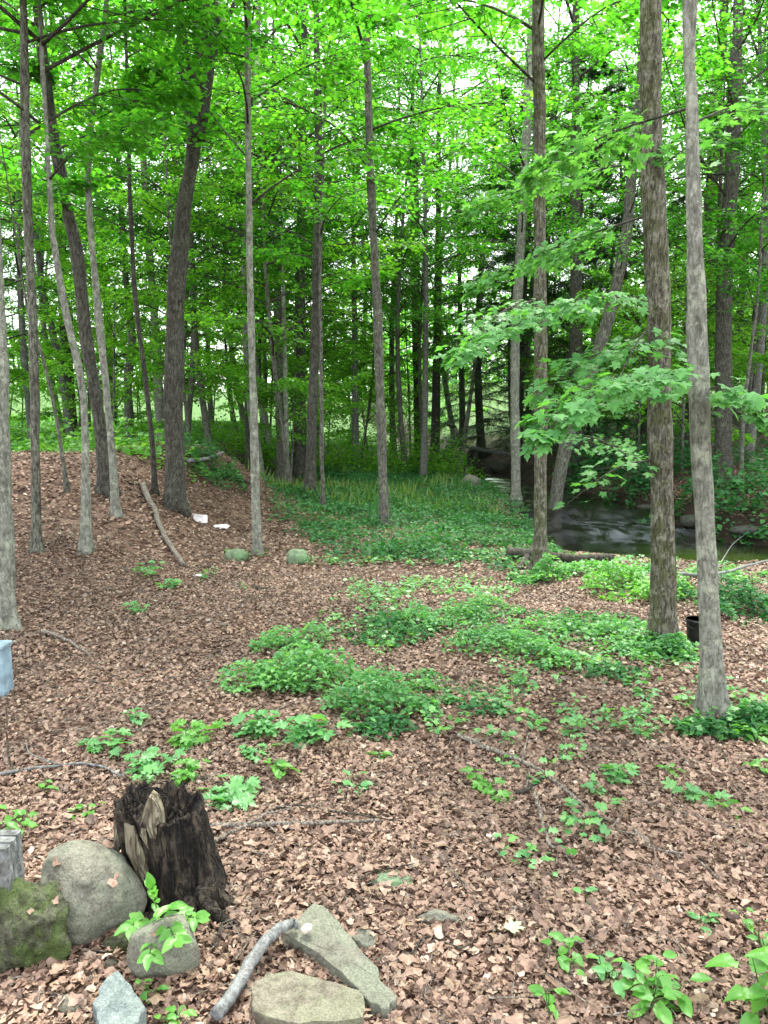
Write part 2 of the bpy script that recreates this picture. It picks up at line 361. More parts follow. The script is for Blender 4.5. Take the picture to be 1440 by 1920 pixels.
def rock_mat(name, c0, c1, c2, green, g_amt=.5, scale=7, bump=.5):
    m, t, ns, L = mat(name)
    tc = N(ns, 'ShaderNodeTexCoord')
    n1 = N(ns, 'ShaderNodeTexNoise', Scale=scale * 3.0, Detail=8.0, Roughness=.7); L.new(tc.outputs['Object'], n1.inputs[0])
    c0, c1, c2 = [tuple(k * DK for k in (c[0] * .95, c[1], c[2] * .97)) for c in (c0, c1, c2)]
    r1 = ramp(ns, [(.36, c0), (.5, c1), (.66, c2)]); L.new(n1.outputs['Fac'], r1.inputs[0])
    n2 = N(ns, 'ShaderNodeTexNoise', Scale=float(scale), Detail=6.0, Roughness=.65); L.new(tc.outputs['Object'], n2.inputs[0])
    r2 = ramp(ns, [(.46, (0, 0, 0)), (.55, (1, 1, 1))]); L.new(n2.outputs['Fac'], r2.inputs[0])
    a = N(ns, 'ShaderNodeMath', operation='MULTIPLY'); a.inputs[1].default_value = g_amt; L.new(r2.outputs[0], a.inputs[0])
    mx = N(ns, 'ShaderNodeMix', data_type='RGBA'); L.new(a.outputs[0], mx.inputs['Factor']); L.new(r1.outputs[0], mx.inputs['A']); mx.inputs['B'].default_value = (*green, 1)
    n4 = N(ns, 'ShaderNodeTexNoise', Scale=90.0, Detail=3.0); L.new(tc.outputs['Object'], n4.inputs[0])
    n6 = N(ns, 'ShaderNodeTexNoise', Scale=160.0, Detail=4.0, Roughness=.8); L.new(tc.outputs['Object'], n6.inputs[0])
    r6 = ramp(ns, [(.36, (.55, .55, .54)), (.5, (1, 1, 1)), (.66, (1.35, 1.33, 1.28))]); L.new(n6.outputs['Fac'], r6.inputs[0])
    g6 = N(ns, 'ShaderNodeMix', data_type='RGBA', blend_type='MULTIPLY'); g6.inputs['Factor'].default_value = 1; L.new(mx.outputs['Result'], g6.inputs['A']); L.new(r6.outputs[0], g6.inputs['B']); mx = g6
    p = N(ns, 'ShaderNodeBsdfPrincipled', Roughness=.8); L.new(mx.outputs['Result'], p.inputs['Base Color']); p.inputs['Specular IOR Level'].default_value = .25
    ad = N(ns, 'ShaderNodeMath', operation='MULTIPLY_ADD'); ad.inputs[1].default_value = .35; L.new(n4.outputs['Fac'], ad.inputs[0]); L.new(n1.outputs['Fac'], ad.inputs[2])
    bp = N(ns, 'ShaderNodeBump', Strength=bump, Distance=.015); L.new(ad.outputs[0], bp.inputs['Height']); L.new(bp.outputs[0], p.inputs['Normal'])
    o = N(ns, 'ShaderNodeOutputMaterial'); L.new(p.outputs[0], o.inputs[0]); return m
ROCK = rock_mat('grey_fieldstone', (.12, .112, .088), (.20, .19, .15), (.28, .265, .21), (.14, .165, .115), .5, 6, .9)
ROCK_TAN = rock_mat('tan_fieldstone', (.13, .11, .08), (.215, .19, .145), (.30, .27, .21), (.17, .185, .115), .5, 8, .9)
ROCK_MOSS = rock_mat('mossy_stone', (.035, .035, .022), (.10, .105, .06), (.20, .20, .14), (.065, .10, .025), .85, 9, 1.6)
ROCK_BLUE = rock_mat('blue_grey_stone', (.10, .125, .125), (.17, .20, .20), (.26, .29, .28), (.16, .20, .17), .4)
ROCK_GREENISH = rock_mat('algae_green_stone', (.10, .14, .085), (.17, .23, .14), (.26, .31, .2), (.11, .2, .09), .7)
ROCK_WET = rock_mat('wet_dark_stone', (.02, .02, .018), (.05, .05, .045), (.10, .10, .09), (.05, .07, .03), .4)
def plain(name, col, rough=.5, spec=.5, nscale=30, var=.15):
    m, t, ns, L = mat(name)
    tc = N(ns, 'ShaderNodeTexCoord'); n1 = N(ns, 'ShaderNodeTexNoise', Scale=float(nscale), Detail=4.0); L.new(tc.outputs['Object'], n1.inputs[0])
    lo = tuple(c * (1 - var) for c in col); hi = tuple(min(1, c * (1 + var)) for c in col)
    r = ramp(ns, [(.3, lo), (.7, hi)]); L.new(n1.outputs['Fac'], r.inputs[0])
    p = N(ns, 'ShaderNodeBsdfPrincipled', Roughness=rough); p.inputs['Specular IOR Level'].default_value = spec; L.new(r.outputs[0], p.inputs['Base Color'])
    o = N(ns, 'ShaderNodeOutputMaterial'); L.new(p.outputs[0], o.inputs[0]); return m
WHITE = plain('white_paper', (.78, .78, .76), .6)
BLACKP = plain('black_plastic', (.008, .008, .009), .4)
BLUEP = plain('pale_blue_plastic', (.17, .25, .29), .6, .4, 14, .35)
ROT = bark_mat('rotten_stump_wood', (.004, .003, .002), (.014, .010, .007), (.085, .058, .04), (.20, .17, .12), .22, stretch=.2, sc_=34, bump=1.6)
SPLIT = bark_mat('split_pale_wood', (.10, .075, .045), (.24, .19, .125), (.37, .32, .23), (.25, .25, .15), .35, stretch=.1, sc_=45, bump=.9)

# ground: brown soil and litter, fresh grass on the far left plateau
def ground_mat():
    m, t, ns, L = mat('forest_floor')
    tc = N(ns, 'ShaderNodeTexCoord')
    v = N(ns, 'ShaderNodeTexVoronoi', Scale=17.0); v.feature = 'F1'
    dz = N(ns, 'ShaderNodeTexNoise', Scale=14.0, Detail=3.0); L.new(tc.outputs['Object'], dz.inputs[0])
    vm = N(ns, 'ShaderNodeVectorMath', operation='MULTIPLY_ADD'); vm.inputs[1].default_value = (.09, .09, .09); L.new(dz.outputs['Color'], vm.inputs[0]); L.new(tc.outputs['Object'], vm.inputs[2]); L.new(vm.outputs[0], v.inputs['Vector'])
    sp = N(ns, 'ShaderNodeSeparateColor'); L.new(v.outputs['Color'], sp.inputs[0])
    r = ramp(ns, [(p_, tuple(c * .5 for c in c_)) for p_, c_ in LITTER_STOPS]); L.new(sp.outputs[0], r.inputs[0])
    n = N(ns, 'ShaderNodeTexNoise', Scale=.8, Detail=5.0, Roughness=.7); L.new(tc.outputs['Object'], n.inputs[0])
    rn = ramp(ns, [(.35, (.55, .5, .48)), (.65, (1.05, 1.0, 1.0))]); L.new(n.outputs['Fac'], rn.inputs[0])
    mx = N(ns, 'ShaderNodeMix', data_type='RGBA', blend_type='MULTIPLY'); mx.inputs['Factor'].default_value = 1
    L.new(r.outputs[0], mx.inputs['A']); L.new(rn.outputs[0], mx.inputs['B'])
    at_ = N(ns, 'ShaderNodeAttribute', attribute_name='green')
    n5 = N(ns, 'ShaderNodeTexNoise', Scale=24.0, Detail=4.0); L.new(tc.outputs['Object'], n5.inputs[0])
    rg = ramp(ns, [(.3, (.02, .05, .012)), (.55, (.045, .11, .02)), (.8, (.11, .16, .05))]); L.new(n5.outputs['Fac'], rg.inputs[0])
    m2 = N(ns, 'ShaderNodeMix', data_type='RGBA'); L.new(at_.outputs['Fac'], m2.inputs['Factor']); L.new(mx.outputs['Result'], m2.inputs['A']); L.new(rg.outputs[0], m2.inputs['B'])
    at2 = N(ns, 'ShaderNodeAttribute', attribute_name='mud')
    m3 = N(ns, 'ShaderNodeMix', data_type='RGBA'); L.new(at2.outputs['Fac'], m3.inputs['Factor']); L.new(m2.outputs['Result'], m3.inputs['A']); m3.inputs['B'].default_value = (.028, .021, .015, 1)
    p = N(ns, 'ShaderNodeBsdfPrincipled', Roughness=.9); p.inputs['Specular IOR Level'].default_value = .15; L.new(m3.outputs['Result'], p.inputs['Base Color'])
    bp = N(ns, 'ShaderNodeBump', Strength=.8, Distance=.03); L.new(sp.outputs[1], bp.inputs['Height']); L.new(bp.outputs[0], p.inputs['Normal'])
    o = N(ns, 'ShaderNodeOutputMaterial'); L.new(p.outputs[0], o.inputs[0]); return m
GROUND = ground_mat()
def water_mat():
    m, t, ns, L = mat('stream_water')
    tc = N(ns, 'ShaderNodeTexCoord')
    mp = N(ns, 'ShaderNodeMapping'); mp.inputs['Scale'].default_value = (1, .55, 1); L.new(tc.outputs['Object'], mp.inputs[0])
    n = N(ns, 'ShaderNodeTexNoise', Scale=4.5, Detail=5.0, Roughness=.6); L.new(mp.outputs[0], n.inputs[0])
    at_ = N(ns, 'ShaderNodeAttribute', attribute_name='riffle')
    n2 = N(ns, 'ShaderNodeTexNoise', Scale=3.2, Detail=4.0, Roughness=.55, Distortion=.8); L.new(mp.outputs[0], n2.inputs[0])
    r2 = ramp(ns, [(.42, (0, 0, 0)), (.72, (1, 1, 1))]); L.new(n2.outputs['Fac'], r2.inputs[0])
    mu = N(ns, 'ShaderNodeMath', operation='MULTIPLY'); L.new(r2.outputs[0], mu.inputs[0]); L.new(at_.outputs['Fac'], mu.inputs[1])
    at3 = N(ns, 'ShaderNodeAttribute', attribute_name='algae')
    ma = N(ns, 'ShaderNodeMix', data_type='RGBA'); L.new(at3.outputs['Fac'], ma.inputs['Factor']); ma.inputs['A'].default_value = (.008, .008, .006, 1); ma.inputs['B'].default_value = (.035, .055, .008, 1)
    mx = N(ns, 'ShaderNodeMix', data_type='RGBA'); L.new(mu.outputs[0], mx.inputs['Factor']); L.new(ma.outputs['Result'], mx.inputs['A']); mx.inputs['B'].default_value = (.10, .11, .125, 1)  # soft grey-blue glint painted into the water colour at the riffle
    p = N(ns, 'ShaderNodeBsdfPrincipled', Roughness=.06); p.inputs['IOR'].default_value = 1.33; L.new(mx.outputs['Result'], p.inputs['Base Color'])
    mr = N(ns, 'ShaderNodeMath', operation='MULTIPLY_ADD'); mr.inputs[1].default_value = .5; mr.inputs[2].default_value = .06; L.new(mu.outputs[0], mr.inputs[0]); L.new(mr.outputs[0], p.inputs['Roughness'])
    bp = N(ns, 'ShaderNodeBump', Strength=.14, Distance=.05); L.new(n.outputs['Fac'], bp.inputs['Height']); L.new(bp.outputs[0], p.inputs['Normal'])
    o = N(ns, 'ShaderNodeOutputMaterial'); L.new(p.outputs[0], o.inputs[0]); return m
WATER = water_mat()

# ------------------------------------------------------------------ the ground, one sheet to the horizon
def axis(lo_d, hi_d, fine, far_lo, far_hi, g=1.12):
    a = list(np.arange(lo_d, hi_d, fine)); s = fine
    while a[-1] < far_hi: s *= g; a.append(a[-1] + s)
    s = fine; b = [a[0]]
    while b[-1] > far_lo: s *= g; b.append(b[-1] - s)
    return np.array(b[:0:-1] + a)
gx = axis(-8, 12, .085, -500, 500); gy = axis(.8, 24, .085, -300, 800)
XX, YY = np.meshgrid(gx, gy); ZZ = gz(XX, YY)
nx, ny = len(gx), len(gy)
V = np.column_stack([XX.ravel(), YY.ravel(), ZZ.ravel()])
i = np.arange(ny - 1)[:, None] * nx; j = np.arange(nx - 1)[None]
Q = np.stack([i + j, i + j + 1, i + nx + j + 1, i + nx + j], -1).reshape(-1, 4)
gme = mesh('ground', V, Q, GROUND, smooth=True)
def green_mask(x, y):
    n = .35 * fbm(x * .5, y * .5, 0, 40, 3)
    left = S((y - 14.2) / 1.0 + n) * S((-x - 3.5) / 1.5) * (1 - .9 * S((y - 21) / 2 + n) * (1 - S((y - 27) / 2)))
    mid = S((y - 10.2) / 2 + n) * S((x + 1.6) / .8 + n) * S((-x + 3.2) / 1 + n)
    far = S((y - 30) / 8 + n) * .95
    return np.clip(np.maximum(np.maximum(left, mid * .75), far), 0, 1)
a_ = gme.attributes.new('green', 'FLOAT', 'POINT'); a_.data.foreach_set('value', green_mask(V[:, 0], V[:, 1]).astype(np.float32))
sdm = stream_dist(V[:, 0], V[:, 1])
a_ = gme.attributes.new('mud', 'FLOAT', 'POINT'); a_.data.foreach_set('value', (S((.95 - sdm + .3 * fbm(V[:, 0], V[:, 1], 0, 77, 3)) / .5)).astype(np.float32))
ground = tag(link('ground', gme), kind='structure')

# water of the stream
ct = path(np.column_stack([STREAM, np.zeros(len(STREAM))]), 260)[:, :2]
hw = np.interp(np.linspace(0, len(STREAM) - 1, 260), np.arange(len(STREAM)), HW) + .55
tn = nrm(np.gradient(ct, axis=0)); nn = np.column_stack([-tn[:, 1], tn[:, 0]])
K = 24
sv = ct[:, None] + nn[:, None] * (np.linspace(-1, 1, K)[None, :, None] * hw[:, None, None])
SV = np.concatenate([sv.reshape(-1, 2), np.full((260 * K, 1), WATER_Z)], 1)
SV[:, 2] += .012 * fbm(SV[:, 0] * 2.2, SV[:, 1] * 2.2, 0, 31, 3) + .10 * S((SV[:, 1] - 13.2) / .8) * S((9 - SV[:, 0]) / 2) + .12 * S((SV[:, 1] - 15.3) / .6)
i = np.arange(259)[:, None] * K; j = np.arange(K - 1)[None]
Q = np.stack([i + j, i + j + 1, i + K + j + 1, i + K + j], -1).reshape(-1, 4)
wme = mesh('stream', SV, Q, WATER, smooth=True)
riffle_sheen = np.exp(-((SV[:, 0] - 4.4) / 1.1) ** 2 - ((SV[:, 1] - 13.9) / 1.7) ** 2)  # where the painted sheen lies on the riffle
a_ = wme.attributes.new('riffle', 'FLOAT', 'POINT'); a_.data.foreach_set('value', np.clip(riffle_sheen * 1.3, 0, 1).astype(np.float32))
al = np.exp(-((SV[:, 0] - 4.9) / 1.0) ** 2 - ((SV[:, 1] - 11.4) / .9) ** 2)
a_ = wme.attributes.new('algae', 'FLOAT', 'POINT'); a_.data.foreach_set('value', np.clip(al * 1.4, 0, 1).astype(np.float32))
tag(link('stream', wme), kind='structure')

# ------------------------------------------------------------------ tree building
UP = np.array([0, 0, 1.])
def bough(p0, az, length, rise, rng, nleaf=26, ntw=12, spread=.45, droop=.25, lsize=.10, conifer=False):
    """a flat layered leafy bough. returns polyline, twig segments, leaf arrays"""
    n = 9; t = np.linspace(0, 1, n)
    d = np.array([math.cos(az), math.sin(az), 0]); side = np.array([-d[1], d[0], 0])
    wob = rng.normal(0, .05, 2)
    P = p0 + length * (t[:, None] * d + (rise * t - droop * t ** 2)[:, None] * UP + (wob[0] * np.sin(t * 5) + wob[1] * t ** 2)[:, None] * side)
    k = np.repeat(np.linspace(.22, 1, ntw), 2)[:ntw * 2]; m = len(k); sg = np.tile([1, -1], ntw)
    k = np.clip(k + rng.uniform(-.03, .03, m), .15, 1)
    q0 = np.column_stack([np.interp(k, t, P[:, c]) for c in range(3)])
    tl = length * spread * (1.12 - k) ** .6 * rng.uniform(.6, 1.15, m)
    ang = rng.uniform(.5, 1.05, m)
    td = nrm(d * np.cos(ang)[:, None] + side * (sg * np.sin(ang))[:, None] + UP * rng.normal(0, .12, m)[:, None] - UP * (.08 if not conifer else .25))
    q1 = q0 + td * tl[:, None]
    f = rng.uniform(.05, 1.05, (m, nleaf)); rnd = rng.normal(0, 1, (m, nleaf, 3))
    lp = q0[:, None] + td[:, None] * (tl[:, None] * f)[..., None] - UP * (.06 * f ** 2 * tl[:, None])[..., None]
    lat = np.cross(td, UP); sgn = np.sign(rng.uniform(-1, 1, (m, nleaf)))
    ld = nrm(td[:, None] * .7 + lat[:, None] * sgn[..., None] * .8 + rnd * .28 - UP * .22)
    lp = lp + rnd * np.array([.05, .05, .035]) * (1 if not conifer else .5)
    lu = nrm(UP + rng.normal(0, .36, (m, nleaf, 3)))
    ls = lsize * rng.uniform(.6, 1.2, (m, nleaf))
    return P, (q0, q1), (lp.reshape(-1, 3), ld.reshape(-1, 3), lu.reshape(-1, 3), ls.ravel())
def crown(axis_fn, z0, z1, rad, nb, rng, tmpl, leafsz, nleaf, ntw, rmin=.25, conifer=False, azs=None, dens_low=1.0):
    segs0, segs1, sr, limbs, L4 = [], [], [], [], [[], [], [], []]
    zs = z0 + (z1 - z0) * np.linspace(0, 1, nb) ** 1.0 + rng.uniform(-.2, .2, nb)
    az = rng.uniform(0, 2 * PI)
    for b in range(nb):
        f = (zs[b] - z0) / (z1 - z0 + 1e-6)
        az += 2.4 + rng.uniform(-.5, .5)
        a = az if azs is None else azs(az)
        if conifer: ln = rad * (1.05 - .9 * f) * rng.uniform(.8, 1.1); rise, dr = .05, .35
        else: ln = rad * (.62 + .75 * math.sin(PI * min(1, max(0, .15 + .75 * f)))) * rng.uniform(.6, 1.1); rise, dr = rng.uniform(.3, .95), rng.uniform(.15, .45)
        ln = max(ln, .5)
        P, (q0, q1), lf = bough(axis_fn(zs[b]), a, ln, rise, rng, nleaf, ntw, lsize=leafsz, droop=dr, conifer=conifer)
        limbs.append((P, ln)); segs0.append(q0); segs1.append(q1); sr.append(np.full(len(q0), .0035 + .0015 * ln))
        for c in range(4): L4[c].append(lf[c])
    L4 = [np.concatenate(c) for c in L4]
    LV, LF = leaves(tmpl, *L4)
    tw = prisms(np.concatenate(segs0), np.concatenate(segs1), np.concatenate(sr), .0015, 3)
    return limbs, tw, (LV, LF)
def limb_mesh(P, ln, k=1.0, seg=6):
    return tube(P, np.linspace(.005 + .0048 * ln, .003, len(P)) * k, seg)
def trunk_path(pts, Y0, height, sway=.0):
    """pixel points bottom to top at distance Y0, continued upward beyond the frame"""
    W = np.array([at(px, py, Y0) for px, py in pts])
    W[0, 2] = gzs(W[0, 0], W[0, 1]) - .12
    d = nrm(W[-1] - W[-2]); d = nrm(d + np.array([0, 0, 1.2])); top = W[-1]; rest = gzs(W[0, 0], Y0) + height - top[2]
    if rest > 0:
        m = max(2, int(rest / 2)); W = np.vstack([W] + [top + d * rest * (q + 1) / m / max(d[2], .5) for q in range(m)])
    n = int(max(24, (W[-1, 2] - W[0, 2]) / (.18 if Y0 > 7 else .06))); P = path(W, n)
    P[:, 1] += sway * np.sin(np.linspace(0, 4, n))
    return P
def build_tree(name, label, pts, w0, w1, height=13, bark=B_GREY, crown_z=3.4, rad=2.3, nb=19, tmpl=LEAF_MID, leafsz=.076, nleaf=24, ntw=10, seed=0, seg=16, flare=1.6, group=None, Y=None, forks=(), nbranch=6, leaf=CANOPY, category='tree', disp=.010, ymax=None, tip=.12):
    rng = np.random.default_rng(100 + seed)
    if tmpl is LEAF_MID:
        nb = int(nb * (.68 if nb > 15 else .7)); crown_z = crown_z + 1.1; nleaf = int(nleaf * .85)
    else: nb = int(nb * .9)
    b = pix(*pts[0]) if Y is None else None
    Y0 = b[1] if Y is None else Y
    P = trunk_path(pts, Y0, height); bx, by = P[0, 0], P[0, 1]
    root = thing(name, (bx, by, gzs(bx, by)), label, category, group)
    h = P[:, 2] - gzs(bx, by); px2m = Y0 / F
    vis = at(*pts[-1], Y0)[2] - gzs(bx, by)
    r = np.interp(h, [0, max(vis, 1), height], [w0 / 2 * px2m, w1 / 2 * px2m, w1 / 2 * px2m * tip])
    r = r * (1 + (flare - 1) * np.exp(-np.clip(h, 0, 9) / (.10 + .6 * r[0])))
    v, fs = tube(P, r, seg, True, disp * (r[0] / .1), 9.0 / (1 + r[0] * 3), seed)
    # knots and root ridges
    c = v[:len(P) * seg].reshape(len(P), seg, 3); th = np.arange(seg) / seg * 2 * PI
    if seg >= 40:
        T2, H2 = np.meshgrid(th, h); c[:] = P[:, None] + (c - P[:, None]) * (1 - .045 * (1 - np.abs(noise(np.cos(T2) * 6, np.sin(T2) * 6, H2 * 2.2, seed)) * 2) + .03 * noise(np.cos(T2) * 2, np.sin(T2) * 2, H2 * 3, seed + 1))[..., None]
    ridge = 1 + .34 * np.exp(-np.clip(h, 0, 9) / .13)[:, None] * np.cos(th * 4 + seed)[None]
    c[:] = P[:, None] + (c - P[:, None]) * ridge[..., None]
    v[:len(P) * seg] = c.reshape(-1, 3)
    part('trunk', v, fs, bark, root, True)
    for fpts, fw0, fw1, fh in forks:
        W = np.array([at(a[0], a[1], Y0 + (a[2] if len(a) > 2 else 0)) for a in fpts])
        d = nrm(W[-1] - W[-2]); W = np.vstack([W, W[-1] + d * fh])
        part('limb', *tube(path(W, 26), np.linspace(fw0 / 2, fw1 / 4, 26) * px2m, 12, True, .006, 8, seed + 3), bark, root, True)
    if nb:
        ax = lambda z: np.array([np.interp(z, P[:, 2], P[:, q]) for q in range(3)])
        g0 = gzs(bx, by)
        limbs, tw, lf = crown(ax, g0 + crown_z, g0 + min(height - .3, max(vis + 2.2, crown_z + 3)), rad, nb, rng, tmpl, leafsz, nleaf, ntw)
        order = range(len(limbs))
        for q in list(order)[:nbranch]: part('branch', *limb_mesh(*limbs[q]), TWIG, root, True)
        rest = [limb_mesh(*limbs[q], seg=4) for q in list(order)[nbranch:]]
        part('branchwork', *join(rest + [tw]), TWIG, root, kind='stuff')
        part('crown', *lf, leaf, root, kind='stuff')
    return root, P, r

TREES = [
 # name, label, pixel path, base width, top width, kwargs
 ('maple_tree', 'pale grey trunk cut by the photo left edge, roots showing at its foot', [(8, 1178), (9, 1000), (4, 800), (-4, 600), (-20, 300), (-40, 0)], 34, 22, dict(bark=B_PALE, flare=1.9, seg=28, seed=1, crown_z=4.2, rad=2.4)),
 ('maple_tree', 'slim grey tree second from the left edge, foot on the brown leafy bank', [(68, 1032), (66, 850), (62, 620), (50, 350), (43, 0)], 18, 13, dict(bark=B_GREY, seed=2, crown_z=3.2)),
 ('maple_tree', 'slim pale tree left of the dark leaning trunk, bending left as it rises', [(160, 1034), (160, 850), (153, 720), (125, 590), (100, 450), (92, 330)], 18, 9, dict(bark=B_PALE, seed=3, height=9, crown_z=2.8)),
 ('maple_tree', 'dark thick trunk leaning left, standing high on the brown bank', [(203, 925), (185, 780), (163, 640), (145, 480), (125, 380), (95, 220), (68, 0)], 26, 16, dict(bark=B_DARK, seed=4, height=15, crown_z=4.4, rad=2.6, nb=15)),
 ('maple_tree', 'thin pale tree just right of the dark leaning trunk, nearly touching it', [(218, 968), (210, 850), (200, 740), (182, 560), (165, 330), (185, 120), (200, 0)], 14, 9, dict(bark=B_PALE, seed=5, height=12, nb=15, rad=1.7, crown_z=3.4)),
 ('sapling_tree', 'crooked thin sapling leaning left at the crest of the bank', [(128, 922), (108, 800), (85, 690), (62, 610), (48, 560)], 8, 4, dict(bark=B_GREY, seed=6, height=5.2, crown_z=2.2, rad=1.2, nb=8)),
 ('sapling_tree', 'thin dark straight sapling just left of the thickest dark trunk', [(291, 925), (286, 840), (271, 700), (254, 560), (244, 380), (240, 200)], 10, 7, dict(bark=B_DARK, seed=7, height=9, crown_z=3, rad=.9, nb=8)),
 ('maple_tree', 'thickest dark trunk left of centre, forking high up into two limbs', [(328, 952), (327, 850), (326, 750), (329, 600), (335, 480), (348, 370), (366, 250)], 39, 25, dict(bark=B_DARK, seed=8, height=16, crown_z=7.2, rad=2.6, nb=10, seg=28, flare=1.35,
     forks=[([(366, 262), (352, 160), (340, 60), (332, -40)], 25, 24, 3), ([(372, 262), (388, 150), (402, 60), (412, -40)], 25, 24, 3), ([(394, 120, .1), (425, 40, .3), (455, -30, .5)], 9, 6, 2)], tip=.5)),
 ('maple_tree', 'slim tree left of centre, pale foot where brown litter meets ground cover', [(483, 1040), (479, 900), (474, 720), (469, 500), (465, 250), (464, 0)], 16, 11, dict(bark=B_PALE, seed=9, height=11, crown_z=3.1, rad=2)),
 ('maple_tree', 'two toned medium trunk on the far green flat, left of the dark straight trunk', [(527, 898), (525, 800), (524, 680), (520, 520), (518, 400)], 17, 12, dict(bark=B_GREY, seed=10, height=13, crown_z=4, rad=2.3)),
 ('sapling_tree', 'thin pale stem close against the right of the two toned trunk', [(539, 915), (537, 800), (534, 660), (530, 500)], 9, 6, dict(bark=B_PALE, seed=11, height=9, crown_z=3.2, rad=1.6, nb=14)),
 ('maple_tree', 'very dark straight trunk left of centre rising from the ground cover', [(580, 936), (584, 820), (590, 650), (594, 500), (598, 350), (596, 200)], 20, 14, dict(bark=B_DARK, seed=12, height=14, crown_z=3.8, rad=2.6)),
 ('sapling_tree', 'thin sapling just right of the very dark straight trunk', [(606, 955), (604, 850), (602, 650), (600, 480), (606, 330)], 8, 5, dict(bark=B_GREY, seed=13, height=8, crown_z=3, rad=1.5, nb=14)),
 ('maple_tree', 'medium grey trunk at the centre of the photo standing in ground cover', [(722, 990), (716, 850), (710, 650), (703, 500), (694, 300), (688, 100), (690, 0)], 18, 12, dict(bark=B_GREY, seed=14, height=13, crown_z=3.3, rad=2.6)),
 ('maple_tree', 'thin far trunk between the centre trunk and the double looking far trunk', [(748, 815), (746, 700), (743, 520), (742, 440)], 10, 8, dict(bark=B_DARK, seed=15, height=13, crown_z=5, rad=2.6, tmpl=LEAF_FAR, nleaf=26)),
 ('maple_tree', 'dark far trunk right of centre with a broad crotch of limbs above', [(784, 862), (783, 760), (780, 600), (778, 450), (776, 330)], 15, 17, dict(bark=B_DARK, seed=16, height=15, crown_z=4.5, rad=2.8, tmpl=LEAF_FAR, nleaf=26)),
 ('sapling_tree', 'pale slender tree leaning right at the near stream bank by the boulder', [(862, 888), (874, 800), (888, 700), (896, 600), (902, 540)], 10, 5, dict(bark=B_PALE, seed=17, height=9, crown_z=4.6, rad=1.4, nb=10)),
 ('maple_tree', 'pale trunk at the stream edge left of the straight trunk with a dark root', [(968, 945), (966, 820), (966, 660), (974, 500), (984, 330), (988, 230)], 18, 15, dict(bark=B_PALE, seed=18, height=13, crown_z=4, rad=2.4)),
 ('maple_tree', 'straight grey trunk with a dark hollow at its foot beside the stream bank', [(1013, 1070), (1013, 900), (1013, 700), (1012, 500), (1011, 250), (1009, 0)], 25, 20, dict(bark=B_MOSS, seed=19, height=12, crown_z=3.9, rad=2.3, seg=26, leafsz=.08)),
 ('maple_tree', 'medium trunk leaning right out over the stream behind the maple leaves', [(1036, 988), (1048, 900), (1066, 815), (1102, 710), (1140, 600), (1172, 450), (1185, 330)], 26, 18, dict(bark=B_GREY, seed=20, height=11, crown_z=4, rad=2.2)),
 ('maple_tree', 'thick mottled mossy trunk with maple sprays across it, second from the right', [(1246, 1213), (1243, 1050), (1238, 850), (1235, 600), (1230, 450), (1221, 200), (1220, 0)], 46, 37, dict(bark=B_MOSS, seed=21, height=13, crown_z=5.2, rad=2.6, seg=64, flare=1.55, leafsz=.078)),
 ('maple_tree', 'tall pale grey trunk nearest the camera on the right, foot in green plants', [(1340, 1338), (1330, 1150), (1319, 950), (1311, 750), (1303, 500), (1297, 200), (1293, 0)], 45, 22, dict(bark=B_PALE, seed=22, height=11, crown_z=4.6, rad=2.2, seg=64, flare=1.55, leafsz=.078)),
 ('maple_tree', 'dark broad trunk across the stream between the two right hand trunks and the edge', [(1357, 905), (1357, 760), (1358, 600), (1362, 450), (1372, 330), (1376, 200)], 31, 23, dict(bark=B_DARK, seed=23, height=14, crown_z=3.6, rad=3, tmpl=LEAF_FAR, nleaf=24)),
 ('sapling_tree', 'thin black stem beside the dark broad trunk across the stream', [(1345, 890), (1345, 700), (1347, 500), (1350, 370)], 9, 7, dict(bark=B_DARK, seed=24, height=10, crown_z=3, rad=1.8, nb=14)),
 ('sapling_tree', 'thin crooked sapling across the stream near the right edge', [(1390, 900), (1394, 780), (1408, 660), (1422, 540), (1428, 420)], 8, 5, dict(bark=B_GREY, seed=25, height=7, crown_z=2.0, rad=1.8, nb=12)),
 ('maple_tree', 'pale bright distant trunk just left of the thickest dark trunk', [(302, 848), (297, 740), (290, 600), (277, 430)], 18, 13, dict(bark=B_PALE, seed=26, height=15, crown_z=6, rad=2.5, tmpl=LEAF_FAR, nleaf=24, Y=22)),
 ('maple_tree', 'pale distant trunk leaning left on the far left plateau', [(135, 815), (118, 720), (98, 620), (80, 540)], 15, 11, dict(bark=B_FAR, seed=27, height=12, crown_z=4, rad=2.5, tmpl=LEAF_FAR, nleaf=24, Y=24)),
 ('maple_tree', 'greenish curved distant trunk behind the left bank', [(243, 815), (240, 720), (248, 640), (236, 520)], 17, 12, dict(bark=B_GREY, seed=28, height=13, crown_z=4, rad=2.5, tmpl=LEAF_FAR, nleaf=24, Y=23)),
 ('maple_tree', 'dark trunk half hidden behind the slim tree with a pale foot', [(468, 880), (465, 780), (462, 640), (464, 480)], 13, 10, dict(bark=B_DARK, seed=29, height=14, crown_z=4, rad=2.6, tmpl=LEAF_FAR, nleaf=24, Y=20)),
 ('maple_tree', 'curved dark trunk far behind the two toned trunk', [(500, 850), (496, 780), (485, 700), (490, 600)], 12, 9, dict(bark=B_DARK, seed=30, height=12, crown_z=4, rad=2.6, tmpl=LEAF_FAR, nleaf=24, Y=26)),
]
built = {}
for nm, lab, pts, w0, w1, kw in TREES:
    built[kw['seed']] = build_tree(nm, lab, pts, w0, w1, **kw)

